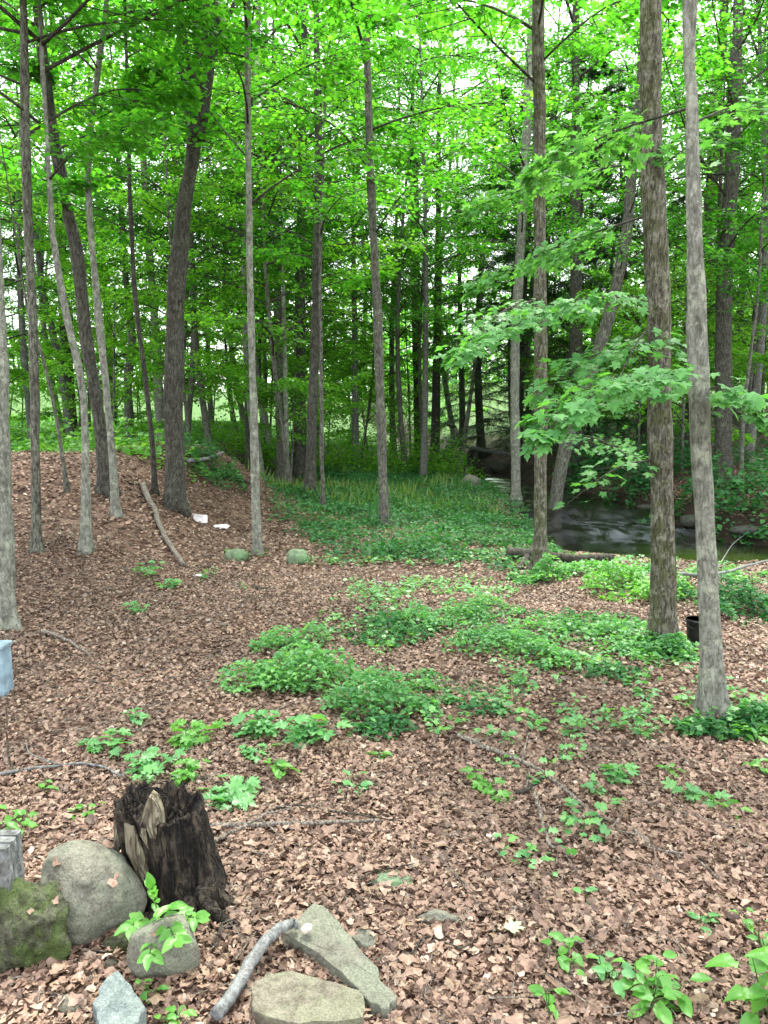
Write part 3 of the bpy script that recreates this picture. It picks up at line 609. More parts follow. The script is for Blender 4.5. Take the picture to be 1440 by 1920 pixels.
# ------------------------------------------------------------------ far trees: a few shared crowns, each tree a thing
def proto_crown(seed, z0, h, rad, nb, conifer=False, leaf=CANOPY, tm=LEAF_FAR, sz=.082, nleaf=26, ntw=10, trunk=.13, bark=B_FAR):
    rng = np.random.default_rng(seed)
    wob = rng.normal(0, .25, 4)
    z = np.linspace(-.3, h, 26); P = np.column_stack([wob[0] * np.sin(z * .4) + wob[2] * z * .15, wob[1] * np.sin(z * .35) + wob[3] * z * .1, z])
    P[:, :2] -= P[1, :2]
    ax = lambda zz: np.array([np.interp(zz, P[:, 2], P[:, q]) for q in range(3)])
    r = np.interp(z, [0, h], [trunk, .02]) * (1 + .5 * np.exp(-np.clip(z, 0, 99) / .2))
    limbs, tw, lf = crown(ax, z0, h - .2, rad, nb, rng, tm, sz, nleaf, ntw, conifer=conifer)
    tm_ = mesh('trunk', *tube(P, r, 9, True, .01, 5, seed), bark, None, True)
    bw = mesh('branchwork', *join([limb_mesh(*l, k=1.3, seg=4) for l in limbs] + [tw]), TWIG)
    cr = mesh('crown', *lf, leaf)
    return tm_, bw, cr
def plant_proto(name, pr, x, y, rot, s, label, cat, group):
    z = gzs(x, y)
    root = thing(name, (x, y, z), label, cat, group); root.rotation_euler = (0, 0, rot); root.scale = (s, s, s)
    for nme, me in zip(('trunk', 'branchwork', 'crown'), pr):
        o = link(nme, me, root)
        if nme != 'trunk': o['kind'] = 'stuff'
    return root
FARP = [proto_crown(500 + k, z0, h, rad, nb, trunk=tr, bark=bk, leaf=LIT_LEAF if k in (3, 4) else CANOPY) for k, (z0, h, rad, nb, tr, bk) in enumerate([
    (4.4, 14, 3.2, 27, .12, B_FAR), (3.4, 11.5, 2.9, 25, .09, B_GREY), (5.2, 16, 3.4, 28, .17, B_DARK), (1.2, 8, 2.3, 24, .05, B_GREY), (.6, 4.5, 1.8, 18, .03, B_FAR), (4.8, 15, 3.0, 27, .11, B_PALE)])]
farlab = ['tall leafy maple', 'mid height leafy maple', 'tall thick trunked maple', 'bushy understorey maple', 'low bushy sapling', 'tall pale trunked maple']
LM = [(-9999, 'the left edge'), (5, 'the left edge trunk'), (64, 'the second slim tree'), (180, 'the dark leaning trunk'), (326, 'the thickest dark trunk'), (476, 'the pale footed tree'), (586, 'the very dark trunk'), (714, 'the centre trunk'), (783, 'the dark far trunk'), (966, 'the stream edge trunk'), (1013, 'the straight bank trunk'), (1237, 'the mottled trunk'), (1311, 'the nearest trunk'), (9999, 'the right edge')]
ORD = ['nearest', 'second nearest', 'third nearest', 'fourth nearest', 'fifth nearest', 'sixth nearest', 'seventh nearest', 'eighth nearest', 'farthest']
seen = {}
def gap_label(kind, x, y):
    px = CX + F * x / y; g = max(q for q in range(len(LM) - 1) if LM[q][0] <= px)
    seen.setdefault((kind, g), []).append(y); return kind, g
rng = np.random.default_rng(11); placed = []; far_roots = []
cnt = 0
for att in range(4000):
    y = 17 + 24 * rng.uniform(0, 1) ** 1.1; x = rng.uniform(-.60, .60) * y + rng.uniform(-1, 1)
    if stream_dist(x, y) < .8: continue
    k = int(rng.choice(6, p=[.16, .19, .08, .25, .22, .10]))
    if y < 24 and abs(x) < 5.5 and k in (0, 2, 5): continue
    if -2 < x < 3 and y < 25: continue
    if -.50 < x / y < -.17 and rng.random() < (.72 if x / y > -.33 else .45): continue     # the brighter opening on the left
    if any((x - a) ** 2 + (y - b) ** 2 < (2.05 if k in (3, 4) else 2.5) ** 2 for a, b in placed): continue
    placed.append((x, y)); cnt += 1
    far_roots.append((farlab[k], x, y, plant_proto('background_tree' if k not in (3, 4) else 'understorey_tree', FARP[k], x, y, rng.uniform(0, 6.28), rng.uniform(.85, 1.15), farlab[k], 'tree', 'background forest trees')))
    if cnt >= 92: break
for k, x, y, sz_ in [(0, -1.0, 27, 1.1), (2, 1.9, 29, 1.1), (0, .4, 33, 1.2), (5, 3.3, 37, 1.3), (2, -3.4, 31, 1.15), (5, -1.6, 38, 1.35), (2, 6.5, 33, 1.15), (0, 1.2, 23.5, .95), (5, -6.5, 36, 1.3)]:
    far_roots.append((farlab[k], x, y, plant_proto('background_tree', FARP[k], x, y, x * 7, sz_, farlab[k], 'tree', 'background forest trees')))
tall = [(x, y) for kk, x, y, o in far_roots if 'tall' in kk]; more_ = 0
for att in range(3000):
    y = rng.uniform(19, 33); x = rng.uniform(-.52, .52) * y
    if stream_dist(x, y) < .8 or (-2.2 < x < 3 and y < 24) or any((x - a) ** 2 + (y - b) ** 2 < 2.9 ** 2 for a, b in tall) or any((x - a) ** 2 + (y - b) ** 2 < .9 ** 2 for a, b in placed): continue
    k = int(rng.choice([0, 2, 5])); tall.append((x, y)); more_ += 1
    far_roots.append((farlab[k], x, y, plant_proto('background_tree', FARP[k], x, y, rng.uniform(0, 6.28), rng.uniform(1.1, 1.3), farlab[k], 'tree', 'background forest trees')))
    if more_ >= 13: break
for kind, x, y, o in far_roots: gap_label(kind, x, y)
for kind, x, y, o in far_roots:
    k_, g = gap_label(kind, x, y); seen[(k_, g)].pop(); ys = sorted(seen[(k_, g)]); q = ys.index(y)
    o['label'] = (ORD[min(q, 8)] + ' ' if len(ys) > 1 else '') + kind + ' between ' + LM[g][1] + ' and ' + LM[g + 1][1]
HEM = proto_crown(900, 1.0, 13, 2.6, 80, True, HEMLOCK, NEEDLE, .12, 40, 12, .16, B_DARK)
for x, y, s, lab in [(4.6, 26.5, 1.0, 'dark hemlock nearest the stream, left of the pale stream edge trunk'), (5.7, 24, .95, 'dark hemlock right of the straight trunk beside the stream'), (3.9, 31, 1.1, 'dark hemlock farthest back behind the leaning slender tree'), (7.6, 25, .9, 'dark hemlock behind the trunk leaning over the stream'), (9.8, 24, .9, 'dark hemlock behind the mottled mossy trunk')]:
    plant_proto('hemlock_tree', HEM, x, y, rng.uniform(0, 6), s, lab, 'tree', 'dark hemlocks beyond the stream')

# the wood that closes the view: one uncountable mass
rng = np.random.default_rng(12); fl = [[], [], [], []]; trk = []
for q in range(210):
    y = rng.uniform(78, 112); x = rng.uniform(-.66, .66) * y
    if -.36 < x / y < -.18 and rng.random() < .75: continue
    g = gzs(x, y); h = rng.uniform(5, 14); n = 300
    r_ = 3.8; zz = rng.uniform(.0, 1, n) ** 1.15 * h; a = rng.uniform(0, 2 * PI, n); rr = np.sqrt(rng.uniform(0, 1, n)) * r_ * (1.1 - .5 * zz / h)
    fl[0].append(np.column_stack([x + rr * np.cos(a), y + rr * np.sin(a), g + zz])); fl[1].append(nrm(rng.normal(0, 1, (n, 3)) * [1, 1, .4])); fl[2].append(nrm(UP + rng.normal(0, .4, (n, 3)))); fl[3].append(rng.uniform(.3, .6, n))
    trk.append(tube(np.array([(x, y, g - .3), (x + rng.normal(0, .2), y, g + h * .5), (x + rng.normal(0, .4), y, g + h)]), [.15, .1, .03], 5))
wood = single('far_woodland', *leaves(LEAF_FAR, *[np.concatenate(c) for c in fl]), CANOPY, (0, 60, 1), 'far off green woodland closing the view between the trunks', 'woodland', kind='stuff')
part('trunk', *join(trk), B_FAR, wood, True, kind='stuff')

# ------------------------------------------------------------------ near maple sprays, every leaf its own object up to the limit
def leaf_mesh(tm, m, k, name='leaf'):
    v = tm[0].copy(); rg = np.random.default_rng(k); v[:, 2] += .05 * rg.standard_normal(len(v)); v[:, 0] *= rg.uniform(.85, 1.1)
    v[:, 2] += rg.uniform(-.2, .2) * v[:, 0] * v[:, 1]
    return mesh(name, v, tm[1], m, None, True)
MAPLES = [leaf_mesh(LEAF_MAPLE, SPRAY, k) for k in range(5)]
def basis(p, d, u, s):
    y = nrm(d); x = nrm(np.cross(y, u)); z = np.cross(x, y)
    M = np.eye(4); M[:3, 0] = x * s; M[:3, 1] = y * s; M[:3, 2] = z * s; M[:3, 3] = p
    return Matrix(M.tolist())
def leaf_objs(meshes, L4, parent, idx, name='leaf', off=None):
    b = base(parent) if off is None else off
    for q in idx:
        o = bpy.data.objects.new(name, meshes[q % len(meshes)]); COL.objects.link(o); o.parent = parent
        o.matrix_local = basis(L4[0][q] - b, L4[1][q], L4[2][q], L4[3][q])
left_leaf = [300]
def spray(root, p0, p1, half, nl, seed, sag=.0, size=.10, individual=True, flatup=UP, thick=.035):
    rng = np.random.default_rng(seed)
    p0, p1 = np.array(p0), np.array(p1); L = np.linalg.norm(p1 - p0); t = np.linspace(0, 1, 14)
    mid = (p0 + p1) / 2 + np.array([0, 0, sag]); P = path([p0, mid, p1], 14)
    br = part('branch', *tube(P, np.linspace(.004 + .004 * L, .002, 14), 6), TWIG, root, True)
    d = nrm(p1 - p0); side = nrm(np.cross(d, flatup))
    ntw = max(6, int(L / .11)); k = np.repeat(np.linspace(.18, 1, ntw), 2); m = len(k); sg = np.tile([1, -1], ntw)
    q0 = np.column_stack([np.interp(k, t, P[:, c]) for c in range(3)])
    tl = half * (1.15 - k ** 1.5) * rng.uniform(.5, 1.15, m)
    td = nrm(d * .75 + side * sg[:, None] * 1.0 + rng.normal(0, .12, (m, 3)) - UP * .12); q1 = q0 + td * tl[:, None]
    tw = prisms(q0, q1, .002, .001, 3)
    a = rng.integers(0, m, nl); f = rng.uniform(.15, 1.05, nl)
    lp = q0[a] + td[a] * (tl[a] * f)[:, None] + rng.normal(0, 1, (nl, 3)) * [.02, .02, thick]
    ld = nrm(td[a] + side * (rng.choice([-1, 1], nl) * .6)[:, None] + rng.normal(0, .25, (nl, 3)) - UP * .18)
    lu = nrm(flatup + rng.normal(0, .24, (nl, 3)) - np.array([0, .12, 0])); ls = size * .82 * rng.uniform(.6, 1.15, nl)
    # petioles
    pet = prisms(lp, lp - ld * .04 + UP * .012, .0009, .0009, 3)
    part('twig', *join([tw, pet]), TWIG, br, kind='stuff')
    n_ind = min(nl, left_leaf[0]) if individual else 0; left_leaf[0] -= n_ind
    leaf_objs(MAPLES, (lp, ld, lu, ls), br, range(n_ind), off=base(br))
    if n_ind < nl:
        part('foliage', *leaves(LEAF_MAPLE, lp[n_ind:], ld[n_ind:], lu[n_ind:], ls[n_ind:]), SPRAY, br, kind='stuff')
r20, P20, _ = built[21]; r21, P21, _ = built[22]; r19 = built[20][0]
spray(r20, at(1232, 560, 5.65), at(858, 668, 4.5), .42, 210, 1, sag=.14)
spray(r21, at(1308, 700, 4.25), at(1015, 812, 3.75), .42, 230, 2, sag=.12)
spray(r21, at(1310, 730, 4.25), at(1430, 790, 4.0), .30, 80, 3, sag=.08)
spray(r20, at(1238, 860, 5.6), at(1062, 945, 4.9), .26, 25, 4, sag=.08)
spray(r20, at(1236, 640, 5.6), at(1010, 740, 5.0), .5, 130, 5, sag=.1, size=.095)
spray(r20, at(1236, 600, 5.6), at(1140, 760, 4.6), .5, 120, 6, sag=.1, size=.095)
spray(r21, at(1300, 200, 4.3), at(1000, 330, 5.0), .40, 240, 7, sag=.05, size=.085)
spray(r21, at(1300, 230, 4.3), at(1430, 190, 4.8), .40, 90, 8, sag=.02, size=.085)
spray(r20, at(1222, 300, 5.7), at(885, 390, 6.2), .40, 260, 9, sag=.05, size=.09)
spray(r20, at(1226, 400, 5.7), at(890, 540, 6.0), .42, 300, 10, sag=.05, size=.09)
spray(r20, at(1222, 330, 5.7), at(1330, 250, 5.2), .40, 90, 11, sag=.02, size=.09)
spray(built[19][0], at(1012, 560, built[19][1][0][1]), at(870, 640, 7.4), .5, 130, 12, sag=.08, size=.10)
spray(r19, at(1066, 815, built[20][1][0][1]), at(1190, 860, 10.6), .9, 260, 13, sag=.1, size=.10)
spray(r19, at(1095, 740, built[20][1][0][1]), at(1230, 700, 11.5), .9, 260, 14, sag=.1, size=.10)

# ------------------------------------------------------------------ plants
OVALS = [leaf_mesh(LEAF_OVAL, BRIGHT, 20 + k) for k in range(3)]
OVALH = [leaf_mesh(LEAF_OVAL, HERB, 30 + k) for k in range(3)]
LOBEH = [leaf_mesh(LEAF_MAPLE, HERB, 40 + k) for k in range(3)]
LOBEB = [leaf_mesh(LEAF_MAPLE, BRIGHT, 50 + k) for k in range(3)]
def seedling(px, py, h, spread, nst, nl, size, meshes, label, seed, name='seedling', cat='plant', group=None, stems=1):
    """a low woodland plant: stems carrying separate leaves; py is where it meets the ground"""
    rng = np.random.default_rng(3000 + seed); p = pix(px, py)
    root = thing(name, p, label, cat, group or 'seedlings on the leaf litter')
    lp, ld, lu, ls, = [], [], [], []; stm = []
    for s_ in range(nst):
        a = rng.uniform(0, 2 * PI); rr = spread * rng.uniform(.1, 1) ** .7 if nst > 1 else 0
        b0 = p + np.array([math.cos(a) * rr * .35, math.sin(a) * rr * .35, 0]); b0[2] = gzs(b0[0], b0[1]) - .01
        hh = h * rng.uniform(.55, 1.05); tp = b0 + np.array([math.cos(a) * rr * .65, math.sin(a) * rr * .65, hh])
        stm.append(tube(path([b0, (b0 + tp) / 2 + rng.normal(0, .01, 3), tp], 6), [.0025, .0024, .002, .002, .0016, .001], 4))
        for q in range(nl):
            f = 1 - .75 * (q / nl) ** 1.1; c = b0 + (tp - b0) * f; az = q * 2.5 + rng.uniform(-.4, .4)
            d = np.array([math.cos(az), math.sin(az), rng.uniform(-.15, .35)])
            pe = c + d * size * rng.uniform(.15, .5)
            stm.append(prisms([c], [pe], .001, .0008, 3))
            lp.append(pe); ld.append(d - np.array([0, 0, .15])); lu.append(nrm(UP + rng.normal(0, .28, 3))); ls.append(size * rng.uniform(.65, 1.15))
    part('stem', *join(stm), STEM, root)
    L4 = [np.array(lp), np.array(ld), np.array(lu), np.array(ls)]
    leaf_objs(meshes, L4, root, range(len(lp)), off=p)
    return root
SE = [
 (1060, 1815, .10, .06, 3, 4, .055, OVALS, 'small bright leafy seedling left of the bushy plant at the bottom right'),
 (1120, 1845, .07, .06, 3, 4, .05, OVALH, 'low green seedling touching the left of the bushy plant at the bottom right'),
 (1215, 1885, .13, .10, 6, 6, .06, OVALS, 'bushy bright green plant at the bottom, right of centre'),
 (1435, 1905, .20, .12, 5, 6, .085, OVALS, 'large leaved bright green plant cut by the bottom right corner'),
 (1430, 1780, .10, .08, 4, 4, .04, OVALS, 'fine leaved green plant at the right edge above the large leaved plant'),
 (1300, 1745, .05, .05, 2, 4, .05, OVALH, 'tiny two part seedling above the large leaved plant at the lower right'),
 (1090, 1690, .05, .03, 2, 3, .04, OVALH, 'tiny yellow green sprig alone on the litter at the lower right'),
 (1040, 1920, .10, .03, 2, 4, .05, OVALS, 'upright bright sprig cut by the bottom edge right of centre'),
 (905, 1480, .10, .05, 3, 4, .06, LOBEB, 'bright seedling pair below centre right beside the forked fallen branch'),
 (925, 1502, .06, .04, 2, 4, .05, LOBEB, 'lower bright seedling just below another beside the forked branch'),
 (1150, 1465, .08, .08, 3, 5, .07, LOBEH, 'blue green three leaved plant on open litter right of the forked branch'),
 (1300, 1505, .10, .09, 3, 4, .07, LOBEH, 'sprawling green plant on the litter left of the right edge, its left half'),
 (1350, 1520, .06, .08, 3, 4, .06, OVALS, 'low bright seedling just right of the sprawling green plant'),
 (1425, 1450, .07, .05, 3, 4, .06, OVALS, 'small bright seedling at the right edge below the nearest trunk'),
 (1250, 1455, .07, .04, 2, 4, .05, OVALS, 'small bright sprig above the sprawling green plant at right'),
 (440, 1500, .09, .12, 6, 5, .075, LOBEH, 'flat green seedling patch just right of the stump top'),
 (345, 1470, .10, .07, 4, 5, .06, LOBEB, 'yellow green seedling directly behind the stump'),
 (280, 1450, .10, .11, 6, 5, .07, LOBEH, 'green seedling patch behind the stump to its left'),
 (195, 1415, .10, .12, 6, 4, .065, LOBEH, 'pale green seedling cluster up and left of the stump'),
 (95, 1480, .05, .05, 3, 3, .05, OVALS, 'small pale seedling left of the stump beside the thin twig'),
 (25, 1550, .08, .08, 4, 4, .06, OVALS, 'yellow green seedlings at the left edge above the boulders'),
 (160, 1530, .05, .06, 4, 3, .045, OVALS, 'faint yellow seedlings left of the stump top'),
 (360, 1395, .12, .10, 6, 5, .075, LOBEB, 'bright green maple seedlings left of the large central clump'),
 (480, 1380, .12, .12, 7, 5, .08, LOBEH, 'blue green spreading maple seedling between two seedling patches'),
 (575, 1395, .14, .13, 8, 5, .08, LOBEH, 'tall green seedlings below the large central clump'),
 (530, 1455, .08, .10, 5, 4, .06, OVALS, 'pale yellow green seedlings below the tall central seedlings'),
 (480, 1422, .06, .08, 4, 4, .06, LOBEH, 'small green seedlings between stump and central clump'),
 (655, 1475, .05, .09, 4, 3, .055, OVALH, 'faint low seedlings on open litter below centre'),
 (700, 1430, .05, .10, 5, 3, .05, OVALS, 'thin scatter of yellow seedlings below the right end of the central clump'),
 (265, 1355, .08, .07, 4, 4, .06, OVALH, 'faint green sprigs on the litter left of the maple seedlings'),
 (1395, 1385, .10, .09, 5, 4, .06, OVALS, 'bright seedlings right of the foot of the nearest right trunk'),
 (265, 1080, .16, .18, 5, 4, .09, LOBEH, 'grey green low plant on the left bank below the fallen branch'),
 (315, 1105, .12, .12, 4, 4, .08, LOBEH, 'second low plant on the left bank, lower and to the right'),
 (260, 1150, .10, .12, 4, 4, .07, LOBEH, 'small low plant on the left slope under the other two'),
 (388, 1090, .14, .08, 4, 5, .06, OVALH, 'dark green tuft beside the white paper scrap on the bank'),
 (1190, 1305, .08, .1, 5, 4, .06, OVALH, 'faint green sprigs between the two right trunks on open litter'),
 (1045, 1250, .12, .1, 5, 4, .07, OVALS, 'bright sprigs right of centre above the open litter'),
 (735, 1650, .03, .06, 4, 3, .04, OVALH, 'flat faint green weeds round the greenish stone below centre'),
]
for q, a in enumerate(SE): seedling(*a, seed=q)
# the plant in front of the stump: arching stems of paired leaflets
def compound(px, py, Y, tips, seed, label):
    rng = np.random.default_rng(seed); p = pix(px, py); root = thing('leafy_shoot', p, label, 'plant'); stm = []; L4 = [[], [], [], []]
    for tx, ty, yy in tips:
        tp = at(tx, ty, yy); P = path([p, p * .5 + tp * .5 + np.array([0, 0, .05]), tp], 12); stm.append(tube(P, np.linspace(.003, .0012, 12), 5))
        T = nrm(np.gradient(P, axis=0))
        for k in (4, 6, 8, 10, 11):
            sd_ = nrm(np.cross(T[k], UP))
            for sgn in (-1, 1):
                d = T[k] * .6 + sd_ * sgn - UP * .2
                L4[0].append(P[k]); L4[1].append(nrm(d)); L4[2].append(nrm(UP + rng.normal(0, .25, 3) - np.array([0, .3, 0]))); L4[3].append(rng.uniform(.038, .058))
        L4[0].append(P[-1]); L4[1].append(T[-1]); L4[2].append(nrm(UP - np.array([0, .4, 0]))); L4[3].append(.055)
    part('stem', *join(stm), STEM, root); leaf_objs(OVALS, [np.array(c) for c in L4], root, range(len(L4[0])), off=p)
yb = pix(300, 1770)[1]
compound(300, 1775, yb, [(285, 1665, yb - .02), (245, 1735, yb - .08), (365, 1720, yb - .06), (320, 1700, yb - .12), (280, 1790, yb - .2), (330, 1760, yb - .2)], 5, 'bright leafy shoot with paired leaflets in front of the black stump')
seedling(272, 1885, .06, .04, 2, 4, .035, OVALS, 'tiny bright sprig at the bottom left below the stone under the stump', 901)
seedling(325, 1920, .06, .05, 3, 4, .04, OVALS, 'bright sprig on the bottom edge right of the blue grey stone', 902)

# herb clumps: one thing each, leaves too small to pick apart
def clump(px, py, rx, ry, h, n, size, m, label, seed, tm=LEAF_MID, name='herb_clump', group='green herb clumps'):
    rng = np.random.default_rng(5000 + seed); p = pix(px, py)
    if name == 'herb_clump': h *= .85; rx *= 1.1; ry *= 1.1; n = int(n * .85)
    root = thing(name, p, label, 'plant', group)
    if tm is LEAF_MID: tm = LEAF_LANCE; n = int(n * 2.6); size *= .82
    a = rng.uniform(0, 2 * PI, n); r = rng.uniform(0, 1, n) ** .62
    x = p[0] + np.cos(a) * r * rx; y = p[1] + np.sin(a) * r * ry
    lump = .55 + .95 * np.clip(fbm(x * 4, y * 4, 0, seed, 2), -.6, .8); g = gz(x, y)
    z = g + h * lump * (1 - .5 * r ** 2) * rng.uniform(.15, 1, n) ** .6
    d = nrm(np.column_stack([rng.normal(0, 1, (n, 2)), rng.uniform(-.5, .3, n)])); u = nrm(UP + rng.normal(0, .4, (n, 3)))
    L4 = (np.column_stack([x, y, z]), d, u, size * rng.uniform(.6, 1.25, n))
    ns = max(4, n // 24); part('stem', *prisms(np.column_stack([x, y, g - .01])[:ns], L4[0][:ns], .0012, .0008, 3), STEM, root, kind='stuff')
    part('foliage', *leaves(tm, *L4), m, root, kind='stuff')
    return root
CL = [
 (545, 1215, .28, .22, .22, 260, .06, HERB, 'dark green herb clump at the upper left of the large central clump'),
 (500, 1290, .28, .18, .20, 300, .055, HERB, 'left end of the bright feathery clumps at the centre of the clearing'),
 (600, 1285, .36, .26, .26, 560, .055, HERB, 'largest bluish green feathery clump at the centre of the clearing'),
 (715, 1330, .32, .20, .24, 430, .055, HERB, 'feathery clump at the right end of the central clumps'),
 (720, 1372, .14, .1, .12, 120, .05, COVER, 'small dark tuft at the foot of the right feathery clump'),
 (790, 1290, .22, .16, .18, 230, .055, HERB, 'green clump right of the feathery central clumps'),
 (855, 1310, .12, .12, .16, 120, .05, HERB, 'narrow green tuft right of the central clumps'),
 (920, 1295, .22, .16, .22, 260, .055, HERB, 'round green clump left of the open litter patch'),
 (935, 1335, .2, .1, .08, 90, .05, COVER, 'low dark leaves at the foot of the round green clump'),
 (735, 1190, .34, .3, .16, 330, .055, COVER, 'broad green clump in mid clearing above the feathery clumps'),
 (815, 1165, .45, .3, .2, 420, .055, HERB, 'wide green clump in mid clearing right of the broad clump'),
 (905, 1145, .34, .35, .22, 380, .055, HERB, 'taller green clump below the straight trunk with a dark hollow'),
 (930, 1215, .36, .25, .18, 300, .055, HERB, 'green clump lower right of mid clearing'),
 (1020, 1240, .25, .2, .15, 180, .055, HERB, 'loose green clump under the wide patch near the right trunks'),
 (1010, 1090, .3, .2, .28, 330, .07, HERB, 'leafy plant wrapped round the foot of the straight trunk'),
 (1075, 1075, .35, .2, .2, 260, .06, HERB, 'green plants just right of the straight trunk foot'),
 (1010, 1175, .8, .5, .12, 620, .06, COVER, 'greyish green spreading patch between centre and the mottled trunk'),
 (1120, 1195, .7, .5, .15, 700, .06, HERB, 'spreading green patch left of the mottled mossy trunk'),
 (1190, 1110, .45, .5, .34, 700, .07, BRIGHT, 'bright ferny plants at the stream bank left of the mottled trunk'),
 (1205, 1225, .2, .15, .16, 200, .06, HERB, 'dark leafy tuft at the left foot of the mottled trunk'),
 (1275, 1235, .22, .12, .22, 300, .06, HERB, 'leafy tuft between the two right trunks in front of the black bin'),
 (1300, 1120, .35, .35, .25, 380, .06, COVER, 'green plants behind and between the two right hand trunks'),
 (1400, 1150, .35, .45, .35, 600, .065, COVER, 'tall green plants along the right edge beside the nearest trunk'),
 (1215, 1075, .5, .22, .22, 420, .06, HERB, 'green plants along the water edge left of the mottled trunk'),
 (1400, 1085, .6, .3, .3, 520, .06, HERB, 'green plants along the water edge at the right border of the photo'),
 (1345, 1375, .2, .12, .18, 280, .055, COVER, 'dark green leafy tuft at the foot of the nearest right trunk'),
 (1425, 1370, .14, .14, .18, 200, .055, COVER, 'dark green tuft at the right edge level with the nearest trunk foot'),
 (1150, 1270, .2, .15, .1, 110, .05, COVER, 'thin green weeds below the spreading patch left of the mottled trunk'),
 (400, 885, .5, .5, .75, 900, .07, COVER, 'dark twiggy shrub on the mound right of the thickest trunk'),
]
for q, a in enumerate(CL): clump(*a, seed=q)
SHR = [(650, 835, 1.6, 1.2, 1.1, 1500, 'shrub thicket behind the ground cover left of the centre trunk'), (560, 820, 1.3, 1.2, .9, 1100, 'low shrubs behind the very dark straight trunk'),
 (730, 800, 1.8, 1.5, 1.6, 1800, 'green shrubs behind the centre trunk'), (820, 800, 1.5, 1.3, 1.8, 1800, 'broad shrub left of the slender leaning tree'),
 (500, 850, 1.2, 1.0, 1.0, 1000, 'layered low shrub beside the two toned trunk'), (1180, 930, .9, .7, .9, 900, 'shrub on the far stream bank behind the maple sprays'),
 (1420, 960, .9, .9, .8, 1000, 'shrub on the far stream bank at the right edge'), (1290, 880, 1.2, .9, 1.0, 1100, 'shrub across the stream between the two right hand trunks'),
 (210, 845, 1.6, 1.0, .6, 900, 'bright low brush on the plateau behind the leaning dark trunk'), (60, 845, 2.2, .9, .45, 1200, 'bright low brush on the plateau at the left edge'), (1130, 880, 1.3, 1.0, 1.3, 1200, 'shrub behind the trunk leaning over the stream')]
SHR += [(1110, 905, 1.0, .6, 1.0, 900, 'dark bush on the far bank behind the riffle'), (1340, 935, 1.4, .5, .7, 900, 'low dark bush along the far stream bank right of the nearest trunk')]
for q, (px, py, rx, ry, h, n, lab) in enumerate(SHR):
    clump(px, py, rx, ry, h, n, .11, COVER if q in (5, 6, 7, 10, 11, 12) else CANOPY if q not in (8, 9) else BRIGHT, lab, 60 + q, LEAF_FAR, 'shrub', 'woodland shrubs')

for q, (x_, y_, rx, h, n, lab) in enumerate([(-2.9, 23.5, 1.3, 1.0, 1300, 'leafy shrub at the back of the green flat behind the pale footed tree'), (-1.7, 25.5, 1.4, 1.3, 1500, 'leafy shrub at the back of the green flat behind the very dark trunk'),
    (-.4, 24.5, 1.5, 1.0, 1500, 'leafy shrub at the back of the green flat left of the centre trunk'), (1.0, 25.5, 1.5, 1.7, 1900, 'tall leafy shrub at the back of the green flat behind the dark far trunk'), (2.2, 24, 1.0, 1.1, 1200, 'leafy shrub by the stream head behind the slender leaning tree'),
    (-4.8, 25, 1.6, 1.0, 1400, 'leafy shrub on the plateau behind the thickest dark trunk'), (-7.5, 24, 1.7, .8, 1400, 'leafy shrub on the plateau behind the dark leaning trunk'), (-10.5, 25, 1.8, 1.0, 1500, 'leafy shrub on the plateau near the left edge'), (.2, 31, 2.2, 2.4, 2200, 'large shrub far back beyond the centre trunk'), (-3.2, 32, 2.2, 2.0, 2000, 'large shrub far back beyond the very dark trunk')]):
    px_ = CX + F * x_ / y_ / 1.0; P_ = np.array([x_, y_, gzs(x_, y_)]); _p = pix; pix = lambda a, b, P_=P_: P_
    clump(0, 0, rx, rx * .8, h * 1.15, n, .10, LIT_LEAF, lab, 90 + q, LEAF_FAR, 'shrub', 'woodland shrubs'); pix = _p
# ground cover carpet
def carpet_mask(x, y):
    n = fbm(x * .7, y * .7, 0, 50, 4)
    m = S((y - 8.7 - .30 * np.clip(x, 0, 9) + .6 * n) / .9) * S((x + .75 + .30 * (np.clip(y, 0, 14) - 8.9) + .35 * n) / .5)
    m = m * S((stream_dist(x, y) - .1) / .3) * S((2.6 + .3 * np.clip(y - 11, 0, 4) - x) / .5)
    return m
rng = np.random.default_rng(77); n = 90000
y = 7.2 + 19 * rng.uniform(0, 1, n) ** 1.25; x = rng.uniform(-2.6, 4, n)
keep = rng.uniform(0, 1, n) < carpet_mask(x, y) * (.35 + .65 * S(.6 + 1.6 * fbm(x * 1.1, y * 1.1, 0, 51, 3))) * S((noise(x * 1.9, y * 1.9, 0, 61) + .75) / .5)
x, y = x[keep], y[keep]; n = len(x)
hh = .09 + .12 * S(.5 + fbm(x * 1.5, y * 1.5, 0, 52, 3))
P3 = np.column_stack([x, y, gz(x, y) + hh * rng.uniform(.15, 1, n)])
single('ground_cover', *leaves(LEAF_FAR, P3, nrm(np.column_stack([rng.normal(0, 1, (n, 2)), rng.uniform(-.4, .4, n)])), nrm(UP + rng.normal(0, .45, (n, 3))), rng.uniform(.04, .08, n)), COVER, (0, 12, 0), 'carpet of low dark green leaves round the central trunks', 'ground cover', kind='stuff')
